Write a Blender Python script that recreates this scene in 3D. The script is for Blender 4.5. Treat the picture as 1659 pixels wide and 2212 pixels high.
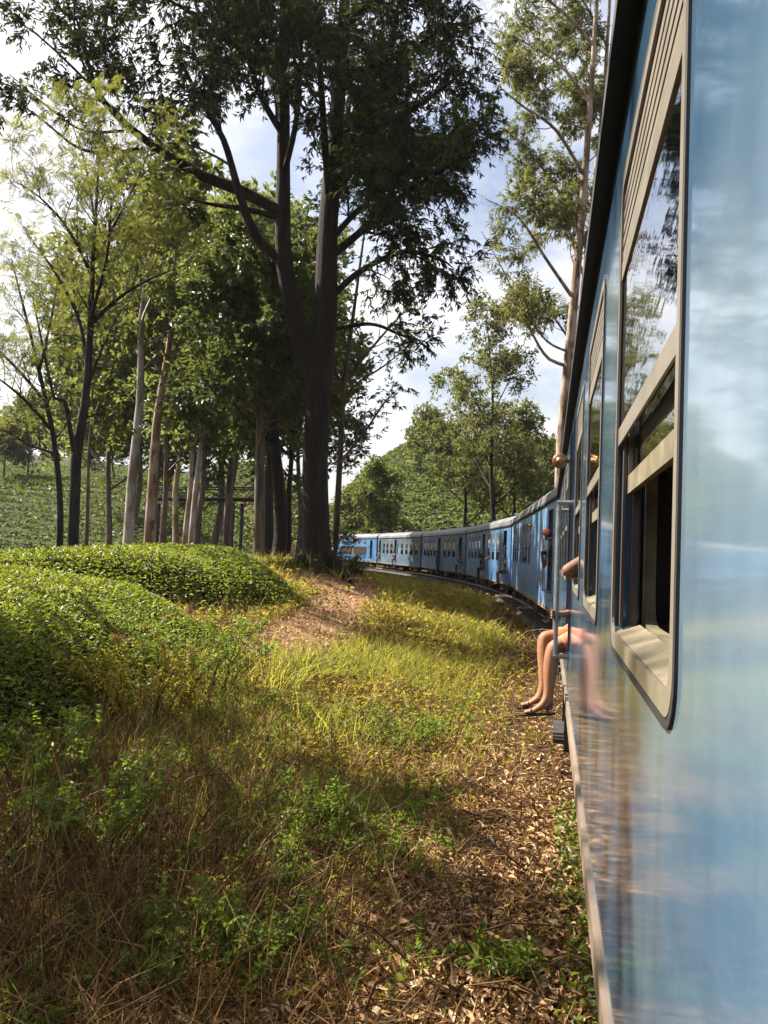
import bpy, bmesh, math, random
import numpy as np
from mathutils import Vector, Matrix

for _o in list(bpy.data.objects):
    bpy.data.objects.remove(_o)
SC = bpy.context.scene
COL = SC.collection
RAD = math.radians

# ------------------------------------------------------------------ camera
F_PX, IMG_W, IMG_H = 1700.0, 1659.0, 2212.0
PITCH, ROLL = RAD(2.85), RAD(2.3)
CAM_Z = 1.9
cam_data = bpy.data.cameras.new('camera')
cam_data.sensor_fit = 'VERTICAL'
cam_data.sensor_height = 36.0
cam_data.sensor_width = 27.0
cam_data.lens = 36.0 * F_PX / IMG_H
cam_data.clip_start = 0.02
cam_data.clip_end = 4000.0
cam = bpy.data.objects.new('camera', cam_data)
COL.objects.link(cam)
CAM_R = Matrix.Rotation(RAD(90) + PITCH, 3, 'X') @ Matrix.Rotation(ROLL, 3, 'Z')
cam.matrix_world = Matrix.Translation((0, 0, CAM_Z)) @ CAM_R.to_4x4()
SC.camera = cam

# ------------------------------------------------------------------ sky and sun
SUN_AZ, SUN_EL = RAD(-68.0), RAD(48.0)       # azimuth clockwise from +Y
SUN_DIR = Vector((math.sin(SUN_AZ) * math.cos(SUN_EL), math.cos(SUN_AZ) * math.cos(SUN_EL), math.sin(SUN_EL)))
world = bpy.data.worlds.new('World')
SC.world = world
world.use_nodes = True
wn, wl = world.node_tree.nodes, world.node_tree.links
wn.clear()
w_out = wn.new('ShaderNodeOutputWorld')
w_bg = wn.new('ShaderNodeBackground')
w_bg.inputs['Strength'].default_value = 0.05
w_sky = wn.new('ShaderNodeTexSky')
w_sky.sky_type = 'NISHITA'
w_sky.sun_disc = False
w_sky.sun_elevation = SUN_EL
w_sky.sun_rotation = SUN_AZ
w_sky.air_density = 1.0
w_sky.dust_density = 5.0
w_sky.ozone_density = 1.0
w_tc = wn.new('ShaderNodeTexCoord')
w_mp = wn.new('ShaderNodeMapping')
w_mp.inputs['Scale'].default_value = (1.0, 1.0, 1.9)
w_mp.inputs['Location'].default_value = (0.35, 0.2, 0.1)
w_no = wn.new('ShaderNodeTexNoise')
w_no.inputs['Scale'].default_value = 3.2
w_no.inputs['Detail'].default_value = 9.0
w_no.inputs['Roughness'].default_value = 0.58
w_rp = wn.new('ShaderNodeValToRGB')
w_rp.color_ramp.elements[0].position = 0.36
w_rp.color_ramp.elements[1].position = 0.62
w_mx = wn.new('ShaderNodeMixRGB')
w_mx.inputs['Color2'].default_value = (6.6, 6.5, 6.6, 1)
wl.new(w_tc.outputs['Generated'], w_mp.inputs['Vector'])
wl.new(w_mp.outputs['Vector'], w_no.inputs['Vector'])
wl.new(w_no.outputs['Fac'], w_rp.inputs['Fac'])
wl.new(w_rp.outputs['Color'], w_mx.inputs['Fac'])
wl.new(w_sky.outputs['Color'], w_mx.inputs['Color1'])
wl.new(w_mx.outputs['Color'], w_bg.inputs['Color'])
wl.new(w_bg.outputs['Background'], w_out.inputs['Surface'])

sun_data = bpy.data.lights.new('sun', 'SUN')
sun_data.energy = 5.0
sun_data.angle = RAD(0.53)
sun_data.color = (1.0, 0.93, 0.82)
sun = bpy.data.objects.new('sun', sun_data)
COL.objects.link(sun)
sun.rotation_euler = SUN_DIR.to_track_quat('Z', 'Y').to_euler()
sun.location = SUN_DIR * 60

SC.view_settings.view_transform = 'Standard'
SC.view_settings.look = 'None'
SC.view_settings.gamma = 1.0
SC.view_settings.use_curve_mapping = False
SC.view_settings.exposure = 2.05
SC.cycles.use_denoising = True
SC.cycles.max_bounces = 7
SC.cycles.diffuse_bounces = 3
SC.cycles.glossy_bounces = 3
SC.cycles.transmission_bounces = 5
SC.cycles.transparent_max_bounces = 8
SC.cycles.volume_bounces = 0
SC.cycles.sample_clamp_indirect = 6.0
SC.cycles.caustics_reflective = False
SC.cycles.caustics_refractive = False

RNG = np.random.default_rng(7)
random.seed(7)


def P(x, y, d):
    """world point seen at (x, y) of the 1659 x 2212 layout sketch, d metres along the view axis"""
    v = CAM_R @ Vector(((x - IMG_W / 2) / F_PX * d, -(y - IMG_H / 2) / F_PX * d, -d))
    return Vector((v.x, v.y, v.z + CAM_Z))


# ------------------------------------------------------------------ object helpers
def tag(o, label=None, category=None, group=None, kind=None):
    if label: o['label'] = label
    if category: o['category'] = category
    if group: o['group'] = group
    if kind: o['kind'] = kind
    return o


def empty(name, loc=(0, 0, 0), rz=0.0, label=None, category=None, group=None):
    o = bpy.data.objects.new(name, None)
    o.empty_display_size = 0.3
    o.location = loc
    o.rotation_euler = (0, 0, rz)
    COL.objects.link(o)
    return tag(o, label, category, group)


def link_mesh(name, me, mat=None, parent=None):
    if mat is not None and len(me.materials) == 0:
        me.materials.append(mat)
    o = bpy.data.objects.new(name, me)
    COL.objects.link(o)
    if parent is not None:
        o.parent = parent
    return o


def copy_obj(o, parent=None):
    c = o.copy()
    COL.objects.link(c)
    c.parent = parent
    return c


def mesh_np(name, V, Fc, mat=None, smooth=False):
    """mesh from numpy vertices (n,3) and one face array (m,3) or (m,4)"""
    V = np.ascontiguousarray(V, dtype=np.float32)
    Fc = np.ascontiguousarray(Fc, dtype=np.int32)
    me = bpy.data.meshes.new(name)
    k = Fc.shape[1]
    me.vertices.add(len(V))
    me.vertices.foreach_set('co', V.ravel())
    me.loops.add(Fc.size)
    me.loops.foreach_set('vertex_index', Fc.ravel())
    me.polygons.add(len(Fc))
    me.polygons.foreach_set('loop_start', np.arange(0, Fc.size, k, dtype=np.int32))
    me.polygons.foreach_set('loop_total', np.full(len(Fc), k, dtype=np.int32))
    if smooth:
        me.polygons.foreach_set('use_smooth', np.ones(len(Fc), dtype=bool))
    me.update(calc_edges=True)
    if mat is not None:
        me.materials.append(mat)
    return me


class MB:
    """collects simple solids into one mesh part"""
    def __init__(s):
        s.v, s.f = [], []

    def quad(s, a, b, c, d):
        n = len(s.v)
        s.v += [tuple(a), tuple(b), tuple(c), tuple(d)]
        s.f.append((n, n + 1, n + 2, n + 3))
        return s

    def box(s, x0, x1, y0, y1, z0, z1):
        n = len(s.v)
        s.v += [(x0, y0, z0), (x1, y0, z0), (x1, y1, z0), (x0, y1, z0),
                (x0, y0, z1), (x1, y0, z1), (x1, y1, z1), (x0, y1, z1)]
        for q in ((0, 3, 2, 1), (4, 5, 6, 7), (0, 1, 5, 4), (1, 2, 6, 5), (2, 3, 7, 6), (3, 0, 4, 7)):
            s.f.append(tuple(n + i for i in q))
        return s

    def tube(s, pts, rad, sides=8, cap=True):
        pts = [Vector(p) for p in pts]
        if not hasattr(rad, '__len__'):
            rad = [rad] * len(pts)
        rings = []
        ref = Vector((0.31, 0.77, 0.55))
        prev = None
        for i, p in enumerate(pts):
            t = (pts[min(i + 1, len(pts) - 1)] - pts[max(i - 1, 0)]).normalized()
            if prev is None:
                a = t.cross(ref if abs(t.dot(ref)) < .95 else Vector((1, 0, 0))).normalized()
            else:
                a = (prev - t * prev.dot(t)).normalized()
            prev = a
            b = t.cross(a)
            n = len(s.v)
            for k in range(sides):
                an = 2 * math.pi * k / sides
                s.v.append(tuple(p + (a * math.cos(an) + b * math.sin(an)) * rad[i]))
            rings.append(n)
        for i in range(len(rings) - 1):
            for k in range(sides):
                k2 = (k + 1) % sides
                s.f.append((rings[i] + k, rings[i] + k2, rings[i + 1] + k2, rings[i + 1] + k))
        if cap:
            s.f.append(tuple(rings[0] + k for k in range(sides))[::-1])
            s.f.append(tuple(rings[-1] + k for k in range(sides)))
        return s

    def lathe(s, org, axis, prof, sides=16):
        """prof: list of (distance along axis, radius)"""
        axis = Vector(axis).normalized()
        org = Vector(org)
        a = axis.cross(Vector((0.2, 0.9, 0.31))).normalized()
        b = axis.cross(a)
        rings = []
        for (h, r) in prof:
            n = len(s.v)
            for k in range(sides):
                an = 2 * math.pi * k / sides
                s.v.append(tuple(org + axis * h + (a * math.cos(an) + b * math.sin(an)) * max(r, 1e-4)))
            rings.append(n)
        for i in range(len(rings) - 1):
            for k in range(sides):
                k2 = (k + 1) % sides
                s.f.append((rings[i] + k, rings[i] + k2, rings[i + 1] + k2, rings[i + 1] + k))
        s.f.append(tuple(rings[0] + k for k in range(sides))[::-1])
        s.f.append(tuple(rings[-1] + k for k in range(sides)))
        return s

    def mesh(s, name, mat, smooth=False, bevel=0.0):
        me = bpy.data.meshes.new(name)
        me.from_pydata(s.v, [], s.f)
        bm = bmesh.new()
        bm.from_mesh(me)
        bmesh.ops.recalc_face_normals(bm, faces=bm.faces)
        if bevel:
            bmesh.ops.bevel(bm, geom=[e for e in bm.edges if len(e.link_faces) == 2 and e.calc_face_angle(0) > .6],
                            offset=bevel, segments=2, affect='EDGES', clamp_overlap=True)
        bm.to_mesh(me)
        bm.free()
        if smooth:
            me.polygons.foreach_set('use_smooth', [True] * len(me.polygons))
        if mat is not None:
            me.materials.append(mat)
        return me

    def build(s, name, mat, parent=None, smooth=False, bevel=0.0):
        return link_mesh(name, s.mesh(name, mat, smooth, bevel), None, parent)


# ------------------------------------------------------------------ noise
def _hash(ix, iy, seed):
    n = (ix.astype(np.int64) * 374761393 + iy.astype(np.int64) * 668265263 + seed * 1274126177) & 0x7fffffff
    n = ((n ^ (n >> 13)) * 1274126177) & 0x7fffffff
    return ((n ^ (n >> 16)) & 0xffff) / 65535.0


def vnoise(x, y, seed=0):
    x = np.asarray(x, dtype=float); y = np.asarray(y, dtype=float)
    ix, iy = np.floor(x), np.floor(y)
    fx, fy = x - ix, y - iy
    fx = fx * fx * (3 - 2 * fx); fy = fy * fy * (3 - 2 * fy)
    a = _hash(ix, iy, seed); b = _hash(ix + 1, iy, seed)
    c = _hash(ix, iy + 1, seed); d = _hash(ix + 1, iy + 1, seed)
    return (a * (1 - fx) + b * fx) * (1 - fy) + (c * (1 - fx) + d * fx) * fy


def fbm(x, y, seed=0, octv=4):
    s, a, t = 0.0, 0.5, 0.0
    for i in range(octv):
        s = s + a * vnoise(np.asarray(x) * 2 ** i, np.asarray(y) * 2 ** i, seed + i * 17)
        t += a
        a *= 0.5
    return s / t


def sstep(a, b, x):
    t = np.clip((np.asarray(x, dtype=float) - a) / (b - a), 0, 1)
    return t * t * (3 - 2 * t)


# ------------------------------------------------------------------ materials
def new_mat(name):
    m = bpy.data.materials.new(name)
    m.use_nodes = True
    nt = m.node_tree
    b = nt.nodes['Principled BSDF']
    return m, nt, b


def noise_node(nt, scale, detail=4.0, rough=0.55, vec=None, stretch=None, coord='Object'):
    tc = nt.nodes.new('ShaderNodeTexCoord')
    n = nt.nodes.new('ShaderNodeTexNoise')
    n.inputs['Scale'].default_value = scale
    n.inputs['Detail'].default_value = detail
    n.inputs['Roughness'].default_value = rough
    src = tc.outputs[coord]
    if stretch:
        mp = nt.nodes.new('ShaderNodeMapping')
        mp.inputs['Scale'].default_value = stretch
        nt.links.new(src, mp.inputs['Vector'])
        src = mp.outputs['Vector']
    nt.links.new(src, n.inputs['Vector'])
    return n


def ramp(nt, src, stops):
    r = nt.nodes.new('ShaderNodeValToRGB')
    el = r.color_ramp.elements
    el[0].position, el[0].color = stops[0][0], (*stops[0][1], 1)
    el[1].position, el[1].color = stops[-1][0], (*stops[-1][1], 1)
    for p, c in stops[1:-1]:
        e = el.new(p)
        e.color = (*c, 1)
    nt.links.new(src, r.inputs['Fac'])
    return r


def mixc(nt, fac, a, b, mode='MIX'):
    m = nt.nodes.new('ShaderNodeMixRGB')
    m.blend_type = mode
    for sock, v in (('Fac', fac), ('Color1', a), ('Color2', b)):
        if hasattr(v, 'is_output'):
            nt.links.new(v, m.inputs[sock])
        elif isinstance(v, (int, float)):
            m.inputs[sock].default_value = v
        else:
            m.inputs[sock].default_value = (*v, 1)
    return m.outputs['Color']


def bump(nt, b, src, strength=0.4, dist=0.02):
    bp = nt.nodes.new('ShaderNodeBump')
    bp.inputs['Strength'].default_value = strength
    bp.inputs['Distance'].default_value = dist
    nt.links.new(src, bp.inputs['Height'])
    nt.links.new(bp.outputs['Normal'], b.inputs['Normal'])
    return bp


def plain(name, col, rough=0.6, metal=0.0, var=0.25, scale=6.0, bmp=0.15, stretch=None):
    m, nt, b = new_mat(name)
    n = noise_node(nt, scale, 5, 0.6, stretch=stretch)
    lo = tuple(c * (1 - var) for c in col)
    hi = tuple(min(1, c * (1 + var)) for c in col)
    r = ramp(nt, n.outputs['Fac'], [(0.3, lo), (0.7, hi)])
    nt.links.new(r.outputs['Color'], b.inputs['Base Color'])
    b.inputs['Roughness'].default_value = rough
    b.inputs['Metallic'].default_value = metal
    if bmp:
        bump(nt, b, n.outputs['Fac'], bmp, 0.01)
    return m


def leaf_mat(name, stops, trans_col, trans=0.35, rough=0.55, spec=0.18):
    """each leaf (mesh island) takes its own tint; light passes through it"""
    m, nt, b = new_mat(name)
    g = nt.nodes.new('ShaderNodeNewGeometry')
    r = ramp(nt, g.outputs['Random Per Island'], stops)
    big = noise_node(nt, 0.5, 3)
    col = mixc(nt, 0.35, r.outputs['Color'], ramp(nt, big.outputs['Fac'], [(0.35, (0.55, 0.55, 0.5)), (0.65, (1.25, 1.2, 1.1))]).outputs['Color'], 'MULTIPLY')
    nt.links.new(col, b.inputs['Base Color'])
    b.inputs['Roughness'].default_value = rough
    b.inputs['Specular IOR Level'].default_value = spec
    t = nt.nodes.new('ShaderNodeBsdfTranslucent')
    tcol = mixc(nt, 0.5, col, trans_col)
    nt.links.new(tcol, t.inputs['Color'])
    mx = nt.nodes.new('ShaderNodeMixShader')
    mx.inputs['Fac'].default_value = trans
    nt.links.new(b.outputs['BSDF'], mx.inputs[1])
    nt.links.new(t.outputs['BSDF'], mx.inputs[2])
    nt.links.new(mx.outputs['Shader'], nt.nodes['Material Output'].inputs['Surface'])
    return m


def bark_mat(name, dark, light, scale=9.0, strength=0.9, dist=0.04, pale=None, vert=0.12):
    m, nt, b = new_mat(name)
    n = noise_node(nt, scale, 6, 0.65, stretch=(1, 1, vert))
    r = ramp(nt, n.outputs['Fac'], [(0.36, dark), (0.66, light)])
    col = r.outputs['Color']
    if pale:
        n2 = noise_node(nt, 2.2, 4, 0.6, stretch=(1, 1, 0.35))
        k = ramp(nt, n2.outputs['Fac'], [(0.47, (0, 0, 0)), (0.56, (1, 1, 1))])
        col = mixc(nt, k.outputs['Color'], col, pale)
    nt.links.new(col, b.inputs['Base Color'])
    b.inputs['Roughness'].default_value = 0.85
    b.inputs['Specular IOR Level'].default_value = 0.2
    bump(nt, b, n.outputs['Fac'], strength, dist)
    return m


M = {}
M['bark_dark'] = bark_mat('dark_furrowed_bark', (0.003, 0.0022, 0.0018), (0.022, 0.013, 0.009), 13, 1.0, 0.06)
M['bark_black'] = bark_mat('dark_smooth_bark', (0.008, 0.007, 0.006), (0.034, 0.027, 0.021), 14, 0.6, 0.02)
M['bark_pale'] = bark_mat('pale_grey_bark', (0.08, 0.065, 0.05), (0.25, 0.22, 0.185), 7, 0.6, 0.03, pale=(0.29, 0.27, 0.24))
M['bark_strip'] = bark_mat('peeling_tan_bark', (0.05, 0.03, 0.019), (0.24, 0.155, 0.095), 7, 0.8, 0.04, pale=(0.27, 0.22, 0.17))
M['bark_mid'] = bark_mat('grey_brown_bark', (0.03, 0.023, 0.017), (0.13, 0.10, 0.075), 7, 0.7, 0.03)
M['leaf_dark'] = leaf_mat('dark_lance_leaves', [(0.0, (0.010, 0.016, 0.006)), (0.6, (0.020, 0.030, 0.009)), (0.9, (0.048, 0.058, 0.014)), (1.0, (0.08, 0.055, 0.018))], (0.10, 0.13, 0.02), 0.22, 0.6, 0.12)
M['leaf_feather'] = leaf_mat('yellow_green_feathery_leaves', [(0.0, (0.030, 0.042, 0.010)), (0.6, (0.058, 0.070, 0.015)), (1.0, (0.12, 0.10, 0.022))], (0.27, 0.28, 0.04), 0.45, 0.6, 0.15)
M['leaf_broad'] = leaf_mat('mid_green_leaves', [(0.0, (0.018, 0.03, 0.010)), (0.6, (0.036, 0.056, 0.018)), (1.0, (0.085, 0.09, 0.032))], (0.20, 0.24, 0.04), 0.36, 0.42, 0.35)
M['leaf_forest'] = leaf_mat('grey_green_forest_leaves', [(0.0, (0.028, 0.040, 0.014)), (0.6, (0.058, 0.075, 0.024)), (1.0, (0.115, 0.115, 0.04))], (0.24, 0.27, 0.05), 0.46, 0.6, 0.15)
M['leaf_gum'] = leaf_mat('olive_gum_leaves', [(0.0, (0.026, 0.034, 0.013)), (0.6, (0.058, 0.066, 0.024)), (0.92, (0.14, 0.13, 0.05)), (1.0, (0.18, 0.09, 0.04))], (0.26, 0.28, 0.05), 0.42, 0.55, 0.2)
M['leaf_tea'] = leaf_mat('glossy_tea_leaves', [(0.0, (0.012, 0.022, 0.005)), (0.5, (0.040, 0.064, 0.010)), (1.0, (0.13, 0.155, 0.02))], (0.40, 0.46, 0.03), 0.36, 0.42, 0.3)
M['leaf_tea_far'] = leaf_mat('tea_row_leaves', [(0.0, (0.03, 0.048, 0.012)), (0.6, (0.06, 0.088, 0.02)), (1.0, (0.12, 0.14, 0.03))], (0.22, 0.28, 0.03), 0.28, 0.6, 0.25)
M['leaf_weed'] = leaf_mat('fresh_weed_leaves', [(0.0, (0.04, 0.07, 0.012)), (0.6, (0.085, 0.135, 0.022)), (1.0, (0.17, 0.19, 0.035))], (0.38, 0.48, 0.04), 0.42, 0.5, 0.3)
M['grass_green'] = leaf_mat('green_grass_blades', [(0.0, (0.06, 0.085, 0.012)), (0.55, (0.15, 0.17, 0.026)), (1.0, (0.34, 0.27, 0.07))], (0.55, 0.54, 0.05), 0.45, 0.6, 0.15)
M['grass_olive'] = leaf_mat('olive_ground_cover', [(0.0, (0.045, 0.045, 0.008)), (0.5, (0.17, 0.15, 0.024)), (1.0, (0.40, 0.28, 0.06))], (0.52, 0.46, 0.045), 0.44, 0.6, 0.15)
M['grass_dry'] = leaf_mat('dry_straw', [(0.0, (0.045, 0.020, 0.008)), (0.4, (0.16, 0.078, 0.026)), (0.75, (0.36, 0.20, 0.07)), (1.0, (0.52, 0.37, 0.18))], (0.36, 0.20, 0.06), 0.28, 0.6)
M['dead_stem'] = leaf_mat('dead_brown_stems', [(0.0, (0.03, 0.015, 0.007)), (0.7, (0.10, 0.052, 0.018)), (1.0, (0.30, 0.19, 0.08))], (0.2, 0.1, 0.04), 0.15, 0.7)
M['litter'] = leaf_mat('fallen_leaf_litter', [(0.0, (0.075, 0.034, 0.013)), (0.4, (0.22, 0.115, 0.05)), (0.8, (0.40, 0.25, 0.125)), (1.0, (0.54, 0.40, 0.24))], (0.32, 0.17, 0.07), 0.15, 0.5)
M['litter_small'] = M['litter']
# ------------------------------------------------------------------ the line of the train
HEADS = [11.95, 5.8, -0.6, -7.0, -13.4, -20.0]          # heading of each coach, degrees clockwise from +Y
HALF_W = 1.40
WALL_D = 0.172                                           # camera to the side of the first coach


def hdir(deg):
    return np.array([math.sin(RAD(deg)), math.cos(RAD(deg))])


def hright(deg):
    return np.array([math.cos(RAD(deg)), -math.sin(RAD(deg))])


C1_BACK, C1_LEN = -6.0, 22.2
wall0 = WALL_D * hright(HEADS[0])
node = [wall0 + hdir(HEADS[0]) * (-60.0), wall0 + hdir(HEADS[0]) * 16.75]
PITCH_COACH = 16.2
for h in HEADS[1:]:
    node.append(node[-1] + hdir(h) * PITCH_COACH)
for h in (-26.4, -32.8, -39.2, -45.6, -52.0):
    node.append(node[-1] + hdir(h) * PITCH_COACH)
NODES = np.array(node)


def lateral(x, y):
    """distance from the coach sides, positive on the bank side"""
    x = np.asarray(x, dtype=float); y = np.asarray(y, dtype=float)
    best = np.full(x.shape, 1e9); sgn = np.ones(x.shape)
    for a, b in zip(NODES[:-1], NODES[1:]):
        d = b - a
        L2 = d @ d
        t = np.clip(((x - a[0]) * d[0] + (y - a[1]) * d[1]) / L2, 0, 1)
        px, py = a[0] + d[0] * t, a[1] + d[1] * t
        dist = np.hypot(x - px, y - py)
        cr = d[0] * (y - a[1]) - d[1] * (x - a[0])
        m = dist < best
        best = np.where(m, dist, best)
        sgn = np.where(m, np.sign(cr), sgn)
    return best * np.where(sgn == 0, 1, sgn)


def height(x, y):
    x = np.asarray(x, dtype=float); y = np.asarray(y, dtype=float)
    d = lateral(x, y)
    bank = 1.12 * sstep(0.9, 8.5, d) * (0.75 + 0.25 * sstep(4, 14, y))
    bank = bank + 0.10 * (fbm(x * .6, y * .6, 3) - .5) * sstep(0.3, 1.5, d)
    bank = bank + 0.30 * np.exp(-(((x + 2.1) / 1.6) ** 2 + ((y - 24) / 1.8) ** 2))
    bank = bank * (1 - 0.55 * sstep(26, 42, y) * sstep(14, 6, d))
    right = 0.5 * sstep(-4.5, -9, d) + 0.25 * (fbm(x * .3, y * .3, 9) - .5) * sstep(-4, -7, d)
    z = np.where(d > 0, bank, right) + 0.05 * sstep(-0.35, 0.1, d)
    z = z - 0.17 * sstep(1.9, 0.5, d) * sstep(-4.5, -3.5, d) * sstep(8, 18, y)
    z = z - 0.62 * sstep(-3.4, -9.5, x) * sstep(5, 9, y)
    v = sstep(-4.0, -12.0, x) * sstep(22, 36, y)
    z = z * (1 - v) + v * (-2.6)
    z = z + 10.6 * sstep(46, 88, y) * sstep(-11, -27, x)
    z = z + 3.2 * sstep(48, 70, y) * sstep(-9, -15, x) * (1 - sstep(-15, -27, x))
    far = sstep(3.5, 12, np.abs(d + 1.4)) * np.where(y > 60, 1, 0)
    z = z + far * (25 * sstep(92, 175, y + 0.25 * x) * sstep(-22, 4, x - 0.05 * (y - 90)))
    z = z + far * 9 * sstep(95, 150, y) * (1 - sstep(-22, 4, x - 0.05 * (y - 90)))
    z = z + 1.2 * (fbm(x * .06, y * .06, 21) - .5) * sstep(40, 70, y) * sstep(4, 12, np.abs(d + 1.4))
    return z


def hz(x, y):
    return float(height(np.array([x]), np.array([y]))[0])


def ground_hit(px, py, dmax=140.0, z_off=0.0):
    """where the line of sight through a layout point meets the ground"""
    dd = np.geomspace(1.5, dmax, 700)
    p1 = P(px, py, 1.0)
    dirv = np.array([p1.x, p1.y, p1.z - CAM_Z])
    pts = dirv[None, :] * dd[:, None]
    zz = CAM_Z + pts[:, 2] - height(pts[:, 0], pts[:, 1]) - z_off
    i = np.argmax(zz < 0)
    if zz[i] >= 0:
        i = len(dd) - 1
    return Vector((pts[i, 0], pts[i, 1], CAM_Z + pts[i, 2]))


PATH = np.array([tuple(ground_hit(x, y))[:2] for x, y in
                 ((600, 1420), (655, 1385), (700, 1345), (735, 1310), (775, 1283), (800, 1268))])
PATH = np.vstack([PATH, PATH[-1] + np.array([-1.5, 9.0])])


def path_dist(x, y):
    best = np.full(np.asarray(x).shape, 1e9)
    for a, b in zip(PATH[:-1], PATH[1:]):
        d = b - a
        t = np.clip(((x - a[0]) * d[0] + (y - a[1]) * d[1]) / (d @ d), 0, 1)
        best = np.minimum(best, np.hypot(x - a[0] - d[0] * t, y - a[1] - d[1] * t))
    return best


def soil_mask(x, y):
    """1 on the trodden leaf-strewn path and round the big trunk, 0 in the grass"""
    m = 1 - sstep(0.45, 1.05, path_dist(x, y) + 0.5 * (fbm(x * .9, y * .9, 5) - .5))
    m2 = np.exp(-(((x + 1.7) / 1.3) ** 2 + ((y - 21.5) / 2.4) ** 2))
    return np.clip(np.maximum(m, 1.25 * m2), 0, 1)


def axis(parts):
    out = []
    for a, b, s in parts:
        out.append(np.arange(a, b, s))
    return np.concatenate(out + [np.array([parts[-1][1]])])


gx = axis([(-1500, -300, 200), (-300, -100, 25), (-100, -40, 4), (-40, -14, 1.0), (-14, -8, 0.6), (-8, 5, 0.26), (5, 40, 1.5), (40, 120, 5), (120, 300, 25), (300, 1500, 200)])
gy = axis([(-300, -60, 40), (-60, -6, 6), (-6, 0, 1), (0, 14, 0.22), (14, 30, 0.4), (30, 60, 0.9), (60, 190, 2.0), (190, 300, 12), (300, 2100, 200)])
GX, GY = np.meshgrid(gx, gy)
GZ = height(GX, GY)
nV = len(gx)
idx = np.arange(len(gx) * len(gy)).reshape(len(gy), len(gx))
FQ = np.stack([idx[:-1, :-1], idx[:-1, 1:], idx[1:, 1:], idx[1:, :-1]], -1).reshape(-1, 4)
GV = np.stack([GX, GY, GZ], -1).reshape(-1, 3)


def ground_material():
    m, nt, b = new_mat('soil_and_litter')
    n1 = noise_node(nt, 1.4, 6, 0.65)
    n2 = noise_node(nt, 26.0, 5, 0.7)
    at = nt.nodes.new('ShaderNodeAttribute')
    at.attribute_name = 'path'
    soil = ramp(nt, n1.outputs['Fac'], [(0.35, (0.022, 0.014, 0.008)), (0.65, (0.062, 0.040, 0.021))])
    soil = mixc(nt, 0.6, soil.outputs['Color'], ramp(nt, n2.outputs['Fac'], [(0.35, (0.5, 0.45, 0.4)), (0.65, (1.6, 1.4, 1.1))]).outputs['Color'], 'MULTIPLY')
    tan = ramp(nt, n2.outputs['Fac'], [(0.35, (0.12, 0.065, 0.034)), (0.62, (0.36, 0.23, 0.125))])
    col = mixc(nt, at.outputs['Fac'], soil, tan.outputs['Color'])
    at2 = nt.nodes.new('ShaderNodeAttribute')
    at2.attribute_name = 'slope_green'
    low = ramp(nt, n1.outputs['Fac'], [(0.35, (0.014, 0.018, 0.007)), (0.65, (0.040, 0.046, 0.016))])
    col = mixc(nt, at2.outputs['Fac'], col, low.outputs['Color'])
    nt.links.new(col, b.inputs['Base Color'])
    b.inputs['Roughness'].default_value = 0.95
    b.inputs['Specular IOR Level'].default_value = 0.1
    bump(nt, b, n2.outputs['Fac'], 0.8, 0.05)
    return m


gme = mesh_np('ground', GV, FQ, ground_material(), True)
ga = gme.attributes.new('path', 'FLOAT', 'POINT')
ga.data.foreach_set('value', soil_mask(GX, GY).ravel().astype(np.float32))
ga2 = gme.attributes.new('slope_green', 'FLOAT', 'POINT')
ga2.data.foreach_set('value', (sstep(30, 42, GY) * sstep(5, 10, np.abs(lateral(GX, GY) + 1.4))).ravel().astype(np.float32))
tag(link_mesh('ground', gme), kind='structure')

# ------------------------------------------------------------------ railway track under the train
M['ballast'] = plain('track_ballast', (0.045, 0.037, 0.031), 0.95, var=0.6, scale=30, bmp=0.9)
M['rail'] = plain('rusty_rail_steel', (0.10, 0.065, 0.045), 0.55, 0.6)
M['sleeper'] = plain('oiled_timber_sleeper', (0.06, 0.045, 0.035), 0.85, scale=14)
track = tag(empty('railway_track'), kind='structure')


def smooth_line(off, step=0.8, n0=1, n1=10):
    """points along the track, shifted sideways from the coach sides towards the bank"""
    pts = []
    c = NODES
    mids = [(c[i] + c[i + 1]) / 2 for i in range(len(c) - 1)]
    line = [c[0]]
    for i in range(1, len(c) - 1):
        a, b, d = (c[i] + (c[i - 1] - c[i]) / np.linalg.norm(c[i - 1] - c[i]) * 8.0), c[i], (c[i] + (c[i + 1] - c[i]) / np.linalg.norm(c[i + 1] - c[i]) * 8.0)
        for t in np.linspace(0, 1, 14):
            line.append((1 - t) ** 2 * a + 2 * t * (1 - t) * b + t * t * d)
    line = np.array(line)
    seg = np.linalg.norm(np.diff(line, axis=0), axis=1)
    s = np.concatenate([[0], np.cumsum(seg)])
    ss = np.arange(30, s[-1] - 10, step)
    x = np.interp(ss, s, line[:, 0]); y = np.interp(ss, s, line[:, 1])
    tx, ty = np.gradient(x), np.gradient(y)
    nn = np.hypot(tx, ty)
    return np.stack([x - ty / nn * off, y + tx / nn * off], -1), np.stack([tx / nn, ty / nn], -1)


def strip(name, offs, zs, mat, step=0.8):
    rows = [smooth_line(o, step)[0] for o in offs]
    n = len(rows[0])
    V = np.concatenate([np.column_stack([r, np.full(n, z)]) for r, z in zip(rows, zs)])
    Fs = []
    for k in range(len(offs) - 1):
        i = np.arange(n - 1)
        Fs.append(np.stack([k * n + i, k * n + i + 1, (k + 1) * n + i + 1, (k + 1) * n + i], -1))
    return link_mesh(name, mesh_np(name, V, np.concatenate(Fs), mat), None, track)


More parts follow.
